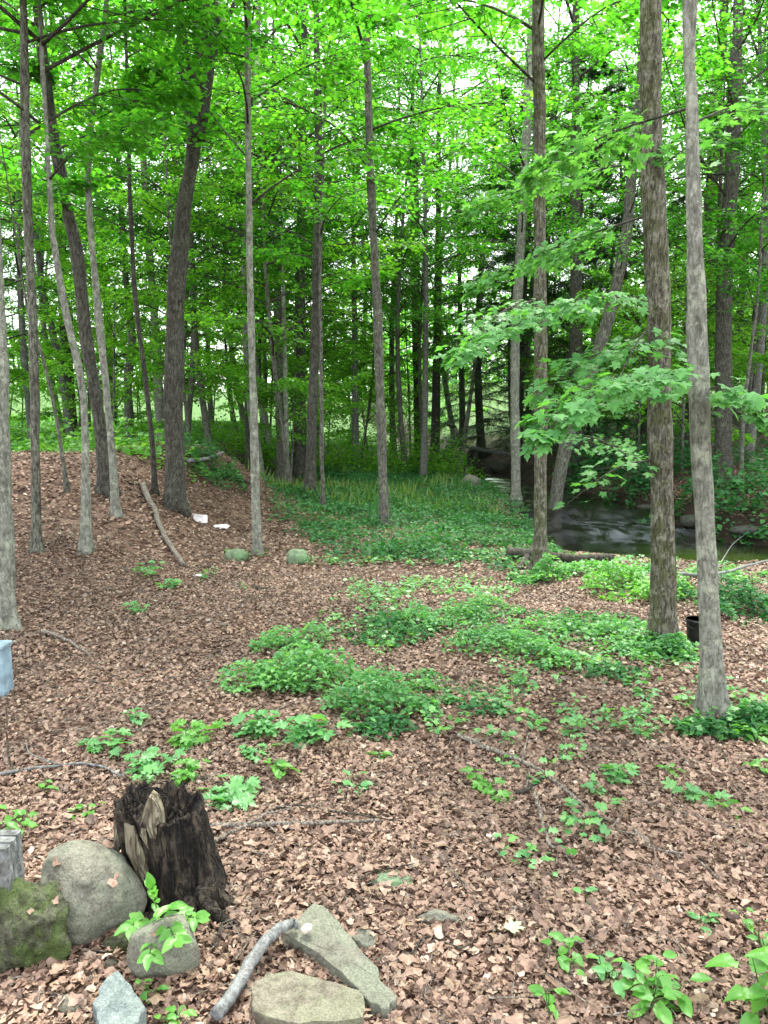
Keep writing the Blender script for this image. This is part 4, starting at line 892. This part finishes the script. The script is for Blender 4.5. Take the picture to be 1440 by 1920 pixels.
# sparse weeds over the litter, and far bank greens
def scatter_weeds(name, label, n, xr, yr, mask, size, h, m, seed, tm=LEAF_FAR):
    rng = np.random.default_rng(seed); x = rng.uniform(*xr, n); y = rng.uniform(*yr, n); k = rng.uniform(0, 1, n) < mask(x, y); x, y = x[k], y[k]; n = len(x)
    c = np.repeat(np.arange(n), 6); xx = x[c] + rng.normal(0, size * .6, len(c)); yy = y[c] + rng.normal(0, size * .6, len(c)); g = gz(xx, yy); q = len(c)
    single(name, *leaves(tm, np.column_stack([xx, yy, g + rng.uniform(.01, h, q)]), nrm(np.column_stack([rng.normal(0, 1, (q, 2)), rng.uniform(-.2, .3, q)])), nrm(UP + rng.normal(0, .4, (q, 3))), size * rng.uniform(.6, 1.2, q)), m, (0, 6, 0), label, 'ground cover', kind='stuff')
scatter_weeds('scattered_weeds', 'tiny weeds sprinkled over the brown leaf litter of the clearing', 6000, (-3, 5.5), (2.6, 9.8), lambda x, y: S(-.1 + 1.5 * fbm(x * 1.2, y * 1.2, 0, 90, 3) + .35 * S((y - 4.5) / 3) + .3 * S((x - 1) / 2) * S((y - 4.2) / 2)) * S((x + .9 + .3 * (y - 5)) / 1.2), .04, .08, HERB, 91, LEAF_MID)
scatter_weeds('bank_weeds', 'patchy greenery on the ground across the stream', 7000, (4.5, 16), (13, 34), lambda x, y: S((stream_dist(x, y) - .3) / .8) * S(.25 + 1.4 * fbm(x * .6, y * .6, 0, 92, 3)), .09, .3, COVER, 93)
scatter_weeds('plateau_greenery', 'bright green strip of low growth behind the crest of the left bank', 26000, (-20, -3.2), (14.2, 42), lambda x, y: green_mask(x, y), .09, .28, BRIGHT, 94)
# grass on the sunny gap beyond the carpet
rng = np.random.default_rng(95); n = 5000; x = rng.uniform(-2.6, 2.2, n); y = rng.uniform(14.5, 30, n)
k = rng.uniform(0, 1, n) < S(.3 + 1.2 * fbm(x * .5, y * .5, 0, 96, 2)); x, y = x[k], y[k]; n = len(x)
single('grass', *leaves(NEEDLE, np.column_stack([x, y, gz(x, y)]), nrm(np.column_stack([rng.normal(0, .4, (n, 2)), np.ones(n)])), nrm(np.column_stack([rng.normal(0, 1, (n, 2)), np.zeros(n)])), rng.uniform(.15, .35, n)), GRASS, (0, 18, 0), 'pale grass in the lit gap behind the ground cover', 'grass', kind='stuff')

# ------------------------------------------------------------------ leaf litter
def litter(n, ymin, ymax, hi, smin, smax, seed, lift):
    rng = np.random.default_rng(seed); parts = []
    y = np.sqrt(rng.uniform(ymin ** 2, ymax ** 2, n)); x = y * rng.uniform(-.66, .66, n)
    k = (stream_dist(x, y) > .45 - .3 * rng.random(n)) & (rng.uniform(0, 1, n) > .9 * green_mask(x, y)); x, y = x[k], y[k]; n = len(x)
    g = gz(x, y) + rng.uniform(.002, lift, n)
    yaw = rng.uniform(0, 2 * PI, n); d = np.column_stack([np.cos(yaw), np.sin(yaw), rng.normal(0, .34, n)])
    u = UP + rng.normal(0, .42, (n, 3)); flip = rng.random(n) < .5; u[flip] *= -1
    s = smin + (smax - smin) * rng.uniform(0, 1, n) ** 1.5
    grp = rng.integers(0, 10, n)
    for t_ in range(10):
        q = grp == t_; parts.append(leaves(dead_tmpl(seed + t_, hi), np.column_stack([x, y, g])[q], nrm(d)[q], nrm(u)[q], s[q]))
    return join(parts)
a1 = litter(60000, 1.35, 3.8, True, .011, .039, 400, .022)
a2 = litter(95000, 3.8, 8.5, False, .015, .044, 420, .025)
a3 = litter(100000, 8.5, 20, False, .028, .062, 440, .03)
ll = part('leaf_litter', *join([a1, a2, a3]), DEAD, ground, kind='stuff')
rng = np.random.default_rng(66); n = 2600; y = np.sqrt(rng.uniform(1.4 ** 2, 9 ** 2, n)); x = y * rng.uniform(-.6, .6, n); a = rng.uniform(0, PI, n); l = rng.uniform(.02, .10, n) * (1 + 1.6 * (rng.random(n) < .06))
e0 = np.column_stack([x - np.cos(a) * l, y - np.sin(a) * l]); e1 = np.column_stack([x + np.cos(a) * l, y + np.sin(a) * l])
part('twig_litter', *prisms(np.column_stack([e0, gz(e0[:, 0], e0[:, 1]) + rng.uniform(.012, .032, n)]), np.column_stack([e1, gz(e1[:, 0], e1[:, 1]) + rng.uniform(.012, .032, n)]), rng.uniform(.0012, .0035, n), .001, 4), DEADWOOD, ground, kind='stuff')
DM = []
for k in range(8):
    v, f = dead_tmpl(600 + k, True); DM.append(mesh('dead_leaf', v, f, DEAD))
rng = np.random.default_rng(61)
for q in range(250):
    y = math.sqrt(rng.uniform(1.4 ** 2, 3.1 ** 2)); x = y * rng.uniform(-.5, .52)
    o = bpy.data.objects.new('dead_leaf', DM[q % 8]); COL.objects.link(o); o.parent = ground
    a = rng.uniform(0, 6.28); o.matrix_local = basis((x, y, gzs(x, y) + rng.uniform(.018, .030)), np.array([math.cos(a), math.sin(a), rng.normal(0, .15)]), nrm(UP * rng.choice([-1, 1]) + rng.normal(0, .25, 3)), rng.uniform(.03, .058))

# ------------------------------------------------------------------ stones
def ico(sub):
    import bmesh
    bm = bmesh.new(); bmesh.ops.create_icosphere(bm, subdivisions=sub, radius=1)
    v = np.array([p.co for p in bm.verts]); f = np.array([[q.index for q in p.verts] for p in bm.faces]); bm.free(); return v, f
ICO = {k: ico(k) for k in (3, 4, 5)}
def stone(c, size, m, label, seed, sub=4, rot=0, rough=.16, fs=1.3, facet=.0, name='stone', group=None, tilt=0.0):
    v, f = ICO[sub]; v = v.copy()
    if facet:
        rg = np.random.default_rng(seed)
        for _ in range(9):
            nn_ = nrm(rg.normal(0, 1, 3)); dd = rg.uniform(.62, .9); e = v @ nn_ - dd; v = v - np.clip(e, 0, None)[:, None] * nn_ * facet
    r = 1 + rough * fbm(v[:, 0] * fs + seed, v[:, 1] * fs, v[:, 2] * fs, seed, 4) + .02 * fbm(v[:, 0] * 8, v[:, 1] * 8, v[:, 2] * 8, seed, 2)
    v = v * r[:, None] * np.array(size)
    ct_, st = math.cos(tilt), math.sin(tilt); v = np.column_stack([v[:, 0] * ct_ - v[:, 2] * st, v[:, 1], v[:, 0] * st + v[:, 2] * ct_])
    cr, sr = math.cos(rot), math.sin(rot); v = np.column_stack([v[:, 0] * cr - v[:, 1] * sr, v[:, 0] * sr + v[:, 1] * cr, v[:, 2]])
    g = gzs(c[0], c[1]); return single(name, v + np.array(c), f, m, (c[0], c[1], g), label, 'stone', True, group)
def stone_px(px, py, wpx, hz, m, label, seed, depth=.8, sink=.35, **kw):
    """px,py: where the front foot meets the ground; wpx: width in photo pixels; hz: height in metres"""
    p = pix(px, py); w_ = wpx * p[1] / F / 2; hh = hz / (2 - 2 * sink)
    return stone((p[0], p[1] + w_ * depth * .8, p[2] + hh * (1 - 2 * sink)), (w_, w_ * depth, hh), m, label, seed, **kw)
stone_px(142, 1775, 240, .265, ROCK, 'large smooth grey green boulder left of the black stump', 1, .8, .2, sub=5, rough=.13, tilt=-.30, facet=.55)
stone_px(300, 1850, 165, .155, ROCK, 'squat grey stone half buried in front of the stump', 2, .75, .25, sub=4, facet=.7, rough=.1)
stone_px(40, 1825, 165, .235, ROCK_MOSS, 'mossy rough stone cut by the left edge under the grey timber', 3, .8, .22, sub=5, rough=.26, facet=.8, fs=2.2)
stone_px(215, 1790, 62, .06, ROCK_MOSS, 'small flat mossy stone between boulder and squat grey stone', 4, .6, .25, facet=.6)
stone_px(130, 1905, 60, .045, ROCK_TAN, 'small pinkish tan stone in the litter at the bottom left', 6, .7, .3, facet=.6)
stone_px(207, 1822, 26, .03, ROCK_TAN, 'pebble below the small flat mossy stone', 7, .8, .3)
stone_px(820, 1735, 92, .035, ROCK, 'flat grey brown stone barely showing in the litter below centre', 8, .35, .35, facet=.5)
stone_px(735, 1668, 90, .04, ROCK_GREENISH, 'flat greenish stone showing in the litter below centre', 9, .5, .4, facet=.5)
stone_px(675, 1790, 75, .05, ROCK, 'small dark stone beside the long flat slab', 10, .6, .35, facet=.7)
stone_px(725, 1820, 60, .03, ROCK_TAN, 'low flat stone right of the long flat slab', 11, .6, .35, facet=.7)
stone_px(440, 1052, 42, .13, ROCK_GREENISH, 'green stone left of the slim pale footed tree', 12, .9, .3)
stone_px(556, 1058, 44, .17, ROCK_GREENISH, 'rounder green stone right of the slim pale footed tree', 13, .9, .3)
stone_px(885, 915, 40, .38, ROCK, 'grey boulder on the stream bank at the foot of the slender leaning tree', 14, .9, .25, facet=.4)
stone_px(1425, 885, 34, .3, ROCK, 'pale grey boulder across the stream at the right edge', 15, .9, .2, facet=.5)
rng = np.random.default_rng(5)
for q, (px, py, wp, hz, lab) in enumerate([(1180, 975, 50, .12, 'wet dark stone above the riffle in the stream'), (1120, 965, 36, .12, 'wet dark stone left of the riffle'), (1100, 1010, 30, .1, 'small wet stone in the dark pool under the maple leaves'),
     (1300, 985, 60, .2, 'dark wet stone on the far stream edge between the right trunks'), (1210, 962, 44, .2, 'dark stone at the far edge of the riffle'), (935, 880, 40, .25, 'dark stone in the stream beyond the grey boulder'), (850, 868, 34, .2, 'dark stone up the stream behind the slender leaning tree'),
     (1400, 1000, 60, .16, 'dark wet stone in the stream at the right edge'), (905, 855, 60, .4, 'dark rubble heap at the head of the stream')]):
    p = pix(px, py); p[2] = max(p[2], WATER_Z - .05); w_ = wp * p[1] / F / 2
    stone((p[0], p[1], p[2] + hz * .2), (w_, w_ * .8, hz * .7), ROCK_WET, lab, 30 + q, sub=3, facet=.5, name='stream_stone', group='dark stones in the stream')

def slab(poly, th, m, label, seed, lift=.02, tilt=(0, 0)):
    """flat stone slab from its outline on the ground, chipped edges"""
    rng = np.random.default_rng(seed); P = np.array([pix(*q) for q in poly]); c = P.mean(0)
    out_ = []
    for a, b in zip(P, np.roll(P, -1, 0)):
        k = max(3, int(np.linalg.norm(b - a) / .035))
        for t in np.arange(k) / k: out_.append(a + (b - a) * t + np.append(rng.normal(0, .0035, 2), 0))
    O = np.array(out_); n = len(O); z0 = c[2]
    rings = []
    for s, dz, jit in ((.98, -.05, .002), (1.0, 0, .002), (1.0, th * .9, .002), (.985, th, .001), (.8, th * 1.02, .0015), (.45, th * 1.04, .0015)):
        r = c + (O - c) * s; r = r + rng.normal(0, jit, r.shape); r[:, 2] = z0 + lift + dz + rng.normal(0, .0015, n) + (r[:, 0] - c[0]) * tilt[0] + (r[:, 1] - c[1]) * tilt[1]; rings.append(r)
    V = np.vstack(rings + [[c + [0, 0, lift + th * 1.06]]]); j = np.arange(n); k = (j + 1) % n; Fq = []
    for r in range(len(rings) - 1): Fq.append(np.stack([r * n + j, r * n + k, (r + 1) * n + k, (r + 1) * n + j], -1))
    L_ = (len(rings) - 1) * n
    return single('stone_slab', V, [np.vstack(Fq), np.stack([L_ + j, L_ + k, np.full(n, len(V) - 1)], -1)], m, c, label, 'stone')
slab([(590, 1722), (612, 1732), (682, 1815), (744, 1896), (728, 1918), (700, 1906), (655, 1868), (595, 1812), (534, 1774)], .026, ROCK, 'long wedge shaped grey slab at the bottom, under the tip of the driftwood', 1, tilt=(.0, .05))
slab([(500, 1852), (550, 1850), (620, 1868), (678, 1892), (684, 1935), (560, 1955), (478, 1935), (472, 1885)], .03, ROCK_TAN, 'flat pale slab on the bottom edge right of the driftwood', 2)

slab([(176, 1925), (198, 1888), (222, 1868), (248, 1896), (272, 1930), (250, 1965), (190, 1965)], .05, ROCK_BLUE, 'pointed blue grey stone on the bottom edge', 4, tilt=(.0, .12))
# ------------------------------------------------------------------ stump
p0 = pix(338, 1728); yb = p0[1] + .16; root = thing('tree_stump', (p0[0] - .02, yb, gzs(p0[0], yb)), 'rotting black tree stump with jagged top and pale split wood, beside the boulder', 'stump')
bot = at(342, 1690, yb); bot[2] = gzs(bot[0], yb) - .04; top = at(296, 1490, yb)
H = top[2] - bot[2]; na, nz_ = 120, 60
th = np.arange(na) / na * 2 * PI; zf = np.linspace(0, 1, nz_)
TH, ZF = np.meshgrid(th, zf)
rb, rt = 96 * yb / F, 83 * yb / F
rad_ = rt + (rb - rt) * (1 - ZF) ** 1.6 + .03 * np.exp(-ZF / .06) * (1 + np.cos(TH * 5))
gro = fbm(np.cos(TH) * 3.2, np.sin(TH) * 3.2, ZF * 1.2, 70, 3); rid = 1 - np.abs(noise(np.cos(TH) * 7, np.sin(TH) * 7, ZF * 1.6, 72)) * 2
rad_ = rad_ * (1 + .07 * gro + .045 * rid + .02 * fbm(np.cos(TH) * 14, np.sin(TH) * 14, ZF * 16, 73, 2))
front = np.exp(-(((TH - 4.25 + PI) % (2 * PI) - PI) / .34) ** 2) * S((ZF - .28) / .2); rad_ *= 1 - .16 * front     # broken open on the left front
topj = 1 - .10 * np.abs(noise(np.cos(th) * 4, np.sin(th) * 4, 0, 75)) - .07 * (.5 + .5 * noise(np.cos(th) * 11, np.sin(th) * 11, 0, 76)) - .05 * np.cos(th)
Z = ZF * topj[None] * H
cxy = bot[None, None, :2] + (top[:2] - bot[:2])[None, None] * ZF[..., None]
SVt = np.concatenate([cxy + np.stack([np.cos(TH), np.sin(TH)], -1) * rad_[..., None], (bot[2] + Z)[..., None]], -1)
i = np.arange(nz_ - 1)[:, None] * na; j = np.arange(na)[None]; k = (j + 1) % na
Q = np.stack([i + j, i + k, i + na + k, i + na + j], -1).reshape(-1, 4)
part('bark', SVt.reshape(-1, 3), Q, ROT, root, True)
rims = []
for q, s in enumerate((1.0, .9, .78, .6, .4, .2, .02)):
    r = SVt[-1].copy(); c = r.mean(0); r[:, :2] = c[:2] + (r[:, :2] - c[:2]) * (s if q else .995); dz_ = [0, .0, -.035, -.06, -.045, -.07, -.06][q]
    r[:, 2] += dz_ + (0 if q == 0 else .018 * fbm(r[:, 0] * 30, r[:, 1] * 30, 0, 79, 3)); rims.append(r)
j = np.arange(na); k = (j + 1) % na
Q = np.vstack([np.stack([a * na + j, a * na + k, (a + 1) * na + k, (a + 1) * na + j], -1) for a in range(6)])
part('rotten_top', np.vstack(rims), Q, ROT, root, True)
def shard(poly, yd, m, seed, th_=.02):
    rng = np.random.default_rng(seed); O = np.array([at(a, b, yb - yd - (.0 if len(q_) < 3 else q_[2])) for q_ in poly for a, b in [q_[:2]]]); n = len(O)
    c = O.mean(0) - np.array([0, .018, 0]); bk = O + np.array([0, th_ + .03, 0]); V = np.vstack([O, bk, [c]]); j = np.arange(n); k = (j + 1) % n
    part('split_wood', V, [np.stack([j, k, n + k, n + j], -1), np.stack([j, k, np.full(n, 2 * n)], -1)], m, root)
shard([(279, 1494), (290, 1502), (300, 1530), (304, 1572), (296, 1586), (283, 1600), (262, 1566), (266, 1535), (272, 1510)], rt * .93, SPLIT, 1)
shard([(232, 1545), (250, 1550), (270, 1600), (284, 1655), (272, 1668), (252, 1630), (236, 1596)], rt * .80, SPLIT, 2)
shard([(213, 1540), (222, 1535), (228, 1570), (222, 1600), (213, 1596)], rt * .5, SPLIT, 3)
for q, (fx, tx, ty) in enumerate([(372, 425, 1742), (300, 282, 1745), (350, 360, 1752), (395, 432, 1700)]):
    a = at(fx, 1668, yb - .1); b = pix(tx, ty); b[2] += .005
    part('root', *tube(path([a, (a + b) / 2 + np.array([0, 0, -.01]), b, b + nrm(b - a) * .05 - [0, 0, .06]], 12), np.linspace(.035, .014, 12), 10, True, .008, 20, q), ROT, root, True)

# weathered timber resting on the mossy stone
def box(cx, cy, cz, sx, sy, sz, bev=.006, n=6, seed=0):
    rg = np.random.default_rng(seed); zs = np.linspace(-sz / 2, sz / 2, n); ring = []
    prof = [(-sx / 2 + bev, -sy / 2), (sx / 2 - bev, -sy / 2), (sx / 2, -sy / 2 + bev), (sx / 2, sy / 2 - bev), (sx / 2 - bev, sy / 2), (-sx / 2 + bev, sy / 2), (-sx / 2, sy / 2 - bev), (-sx / 2, -sy / 2 + bev)]
    for q, z in enumerate(zs):
        s = .97 if q in (0, n - 1) else 1
        ring.append(np.array([(cx + a * s, cy + b * s, cz + z) for a, b in prof]) + np.append(rg.normal(0, .0012, 2), 0))
    V = np.vstack(ring + [[(cx, cy, cz - sz / 2)], [(cx, cy, cz + sz / 2)]]); m = 8; j = np.arange(m); k = (j + 1) % m
    Fq = [np.stack([a * m + j, a * m + k, (a + 1) * m + k, (a + 1) * m + j], -1) for a in range(n - 1)]
    return V, [np.vstack(Fq), np.stack([k, j, np.full(m, n * m)], -1), np.stack([(n - 1) * m + j, (n - 1) * m + k, np.full(m, n * m + 1)], -1)]
pm = pix(40, 1825); yt = pm[1] + .05; a = at(10, 1705, yt); b = at(10, 1590, yt); hT = b[2] - a[2]
tr = thing('timber_post', (a[0], yt, a[2]), 'weathered grey timber end standing on the mossy stone at the left edge', 'timber')
for q in range(3):
    part('board', *box(a[0] - .012, yt + .034 * q, a[2] + hT / 2 - .01 + .004 * q, .075, .030, hT + .03, seed=q), GREYWOOD, tr)

# ------------------------------------------------------------------ fallen wood
def stick(pts, w0, w1, m, label, seed=0, name='fallen_branch', cat='branch', up=.02, wob=.004, n=30, group=None, sub=()):
    P = []
    for q in pts:
        p = pix(q[0], q[1]); p[2] += up + (q[2] if len(q) > 2 else 0); P.append(p)
    Y = np.mean([p[1] for p in P]); P = path(P, n); rg = np.random.default_rng(seed); P = P + np.column_stack([fbm(np.arange(n) * .45, seed, 0, 4, 2), fbm(np.arange(n) * .45, seed + 9, 0, 5, 2), .5 * np.abs(fbm(np.arange(n) * .3, seed, 3, 6, 2))]) * wob * (1 + Y * .2)
    root = single(name, *tube(P, np.linspace(w0, w1, n) / 2 * (1.25 if w0 < 11 else 1) * P[:, 1] / F, 9, True, w0 * Y / F * .06, 14, seed), m, P[0], label, cat, True, group)
    for k_, (f0, sp) in enumerate(sub):
        a = P[int(f0 * (n - 1))]; W = [a]
        for q in sp:
            b = pix(q[0], q[1]); b[2] += up + (q[2] if len(q) > 2 else 0); W.append(b)
        part('twig', *tube(path(W, 12), np.linspace(w0 * .55, w1 * .5, 12) / 2 * a[1] / F, 6), m, root, True)
    return root
stick([(402, 1930), (450, 1868, .01), (480, 1828, .03), (506, 1800, .045), (540, 1782, .05), (562, 1778, .05)], 30, 18, GREYWOOD, 'thick curved grey driftwood stick lying over the flat slabs at the bottom', 1, up=.03, wob=.003)
pk = pix(576, 1784); stone((pk[0], pk[1], pk[2] + .075), (.020, .016, .014), plain('chalky_white', (.36, .33, .28), .8), 'small whitish pebble on the tip of the driftwood', 44, sub=3, facet=.5, name='pebble')
stick([(268, 920, .03), (290, 965), (310, 1015), (345, 1068)], 9, 6, DEADWOOD, 'pale bent fallen branch lying down the left bank', 2, up=.05)
stick([(78, 1190), (125, 1208), (172, 1238)], 6, 3, DEADWOOD, 'pale fallen stick below the trunk at the left edge', 3, up=.03)
stick([(-10, 1462), (70, 1450), (170, 1442), (230, 1465)], 6, 3, GREYWOOD, 'thin grey twig on the litter left of the stump', 4, sub=[(.5, [(60, 1440, .05), (50, 1425, .08)])])
stick([(22, 1462), (16, 1430, .1), (18, 1400, .22)], 4, 2, TWIG, 'thin dark twig standing upright near the left edge', 5, up=0)
stick([(395, 1560), (520, 1556), (640, 1550), (712, 1548)], 10, 4, DEADWOOD, 'long straight pale stick on the litter right of the stump', 6, wob=.002)
stick([(392, 1594), (440, 1576, .02), (485, 1562, .04), (505, 1540, .03)], 7, 3, DEADWOOD, 'forked pale stick under the long straight stick', 7, sub=[(.7, [(530, 1580), (560, 1595)]), (.85, [(560, 1522), (620, 1512)])])
stick([(500, 1530), (560, 1520), (650, 1535), (760, 1550)], 4, 2, TWIG, 'thin crossing twigs above the long straight stick', 8, sub=[(.3, [(600, 1502), (680, 1518)])])
stick([(858, 1385), (910, 1410), (960, 1428), (1000, 1445), (1060, 1490), (1110, 1535), (1160, 1552)], 9, 4, DEADWOOD, 'long dead branch trailing across the open litter right of centre', 9, sub=[(.42, [(990, 1400, .05)]), (.5, [(990, 1470), (985, 1490)])])
stick([(1000, 1495), (1012, 1530), (1026, 1585), (1040, 1600)], 8, 4, DEADWOOD, 'short curved pale branch below the long dead branch', 10)
stick([(970, 1500), (1000, 1480), (1020, 1465)], 9, 4, TWIG, 'mossy bit of branch beside the short curved one', 11)
stick([(1185, 1565), (1215, 1590), (1235, 1605), (1290, 1615), (1350, 1660)], 6, 3, DEADWOOD, 'forked thin branch on the litter at the lower right', 12, sub=[(.45, [(1230, 1630), (1232, 1650)])])
stick([(395, 1790), (420, 1755, .02), (450, 1740)], 5, 2, TWIG, 'small twig at the right foot of the stump', 13, sub=[(.4, [(405, 1780), (425, 1810)])])
stick([(640, 1700), (690, 1650), (740, 1640), (800, 1625)], 3, 2, TWIG, 'hair thin twig in the litter below centre', 14)
stick([(1270, 1095), (1340, 1105, .05), (1440, 1085, .1)], 6, 3, GREYWOOD, 'grey stick by the stream behind the nearest right trunk', 15, up=.1, sub=[(.5, [(1380, 1050, .2), (1440, 1030, .3)])])
stick([(700, 1095), (780, 1103), (830, 1100)], 4, 2, DEADWOOD, 'short pale stick in mid clearing', 17)
stick([(475, 1106), (500, 1108)], 8, 5, TWIG, 'short dark chip of wood on the litter left of centre', 18, n=10)
stick([(770, 1800, 0), (800, 1770), (870, 1790), (900, 1760)], 4, 2, TWIG, 'fine crooked twig below the flat grey brown stone', 19)
# log under the near bank edge and roots at the straight trunk
stick([(950, 1050), (1000, 1053), (1070, 1062), (1150, 1060)], 20, 15, TWIG, 'dark rotten log along the stream bank beside the straight trunk', 20, name='fallen_log', cat='log', up=.09)
stick([(965, 1075), (985, 1055, .02), (1000, 1048, .12), (1006, 1040, .25)], 14, 10, TWIG, 'black snapped root hugging the foot of the straight trunk', 21, name='dead_root', cat='root', up=.02)
for q, (a, b) in enumerate([((820, 870, .3), (900, 840, 1.0)), ((870, 880, .1), (840, 800, 1.6)), ((840, 850, .5), (960, 870, .3)), ((890, 880, .2), (915, 780, 1.5)), ((350, 880, .1), (420, 872, .2)), ((415, 890, .05), (470, 915, .05))]):
    stick([a, ((a[0] + b[0]) / 2, (a[1] + b[1]) / 2 + 4, (a[2] + b[2]) / 2), (b[0], max(b[1], 868), b[2])], 7, 4, TWIG if q % 2 else GREYWOOD, ['grey log slanting over the head of the stream', 'dark log leaning up from the stream head', 'grey log lying across the stream head', 'dark log leaning right at the stream head', 'grey stick on the crest of the mound', 'dark stick down the right side of the mound'][q], 30 + q, name='fallen_log', cat='log')

# dry leaves that have settled on the stones and slabs
from mathutils.bvhtree import BVHTree
trees_ = []
for o in COL.objects:
    if o.name.startswith(('stone', 'stone_slab')) and o.type == 'MESH' and o.location.y < 3.4:
        L_ = o.location; trees_.append((BVHTree.FromPolygons([v.co + L_ for v in o.data.vertices], [tuple(p.vertices) for p in o.data.polygons]), o))
rng = np.random.default_rng(71); got = 0
for att in range(6000):
    if got >= 50: break
    y = rng.uniform(1.5, 3.0); x = y * rng.uniform(-.5, .1)
    for bt_, o in trees_:
        hit, nl_, _, _ = bt_.ray_cast(Vector((x, y, 2)), Vector((0, 0, -1)))
        if hit is None or nl_.z < .55 or hit.z - gzs(x, y) > (.10 if rng.random() < .93 else .4): continue
        d_ = np.array([rng.normal(), rng.normal(), 0]); u_ = np.array(nl_) + rng.normal(0, .12, 3); sz_ = rng.uniform(.022, .045)
        lf_ = bpy.data.objects.new('dead_leaf', DM[got % 8]); COL.objects.link(lf_); lf_.parent = ground
        lf_.matrix_local = basis(np.array(hit) + np.array(nl_) * .004, d_ - u_ * (d_ @ u_) / (u_ @ u_), nrm(u_), sz_); got += 1
        break

# ------------------------------------------------------------------ litter left by people
def carton(px, py, sx, sy, sz, rot, m, label, name, cat, open_=True):
    p = pix(px, py); root = thing(name, (p[0], p[1], p[2]), label, cat)
    c, s = math.cos(rot), math.sin(rot)
    v, f = box(0, 0, sz / 2, sx, sy, sz, .008, 4, 1); v = np.column_stack([v[:, 0] * c - v[:, 1] * s, v[:, 0] * s + v[:, 1] * c, v[:, 2]]) + p; part('side', v, f, m, root)
    v = np.array([(-sx / 2, -sy / 2, sz), (sx / 2, -sy / 2, sz), (sx / 2 * .9, -sy * .95, sz * 1.15), (-sx / 2 * .8, -sy * .9, sz * 1.2), (-sx / 2, -sy / 2, sz + .006), (sx / 2, -sy / 2, sz + .006), (sx / 2 * .9, -sy * .95, sz * 1.15 + .006), (-sx / 2 * .8, -sy * .9, sz * 1.2 + .006)])
    v[:, 2] += .004; v = np.column_stack([v[:, 0] * c - v[:, 1] * s, v[:, 0] * s + v[:, 1] * c, v[:, 2]]) + p
    part('flap', v, np.array([(0, 1, 2, 3), (7, 6, 5, 4), (0, 4, 5, 1), (1, 5, 6, 2), (2, 6, 7, 3), (3, 7, 4, 0)]), m, root)
carton(376, 980, .17, .10, .10, -.3, WHITE, 'white carton lying at the foot of the thickest dark trunk', 'white_carton', 'carton')
def scrap(px, py, s, label, seed):
    v, f = ICO[3]; v = v.copy() * [s, s * .6, s * .25]; v = v * (1 + .35 * fbm(v[:, 0] / s * 3, v[:, 1] / s * 3, v[:, 2] / s * 3, seed, 3))[:, None]; p = pix(px, py)
    single('paper_scrap', v + p + [0, 0, s * .3], f, WHITE, p, label, 'paper')
scrap(414, 992, .11, 'crumpled white paper just right of the white carton', 3)
scrap(372, 1082, .05, 'small white scrap beside the dark green tuft on the bank', 4)
scrap(1395, 1378, .035, 'tiny white scrap in the plants right of the nearest trunk', 5)
# black bin between the two right trunks
p = pix(1307, 1222); yb2 = p[1] + .15; c = at(1307, 1205, yb2); c[2] = gzs(c[0], yb2)
bk_ = .8
bn = thing('black_bucket', c, 'black plastic bucket half hidden between the two right hand trunks', 'bucket')
hb = at(1297, 1160, yb2)[2] - c[2]; zz = np.array([0, .01, hb * .5, hb * .9, hb * .92, hb, hb, hb * .9, .02]); rr = .8 * np.array([.075, .085, .095, .105, .112, .112, .102, .098, .078])
part('shell', *tube(np.column_stack([np.full(9, c[0]), np.full(9, c[1]), c[2] + zz]), rr, 24, True), BLACKP, bn, True)
ang = np.linspace(0, PI, 14); part('handle', *tube(np.column_stack([c[0] + .091 * np.cos(ang), c[1] - .07 * np.sin(ang), c[2] + hb * .93 - .06 * np.sin(ang)]), .004, 6), BLACKP, bn, True)
# pale blue tub cut by the left edge
p = pix(2, 1312); c = p.copy(); c[1] += .1; c[0] = at(0, 1300, c[1])[0]; c[2] = gzs(c[0], c[1]); hb = at(0, 1212, c[1])[2] - c[2]
bt = thing('blue_tub', c, 'pale blue plastic tub cut off by the left edge of the photo', 'tub')
part('shell', *box(c[0], c[1], c[2] + hb / 2, .115, .16, hb, .02, 8), BLUEP, bt)
part('rim', *box(c[0], c[1], c[2] + hb + .006, .128, .175, .018, .02, 4), BLUEP, bt)
# freshly fallen green leaf
v, f = LEAF_MAPLE; p = pix(955, 1762)
single('fallen_leaf', leaves((v, f), [p + [0, 0, .03]], [np.array([.6, .5, .1])], [UP], .06)[0], f, leaf_mat('pale_fallen_leaf', [(.1, (.2, .3, .16)), (.9, (.33, .42, .26))], (1.3, 1.3, .8), .2), p, 'single pale green fallen leaf on the brown litter below centre', 'leaf')
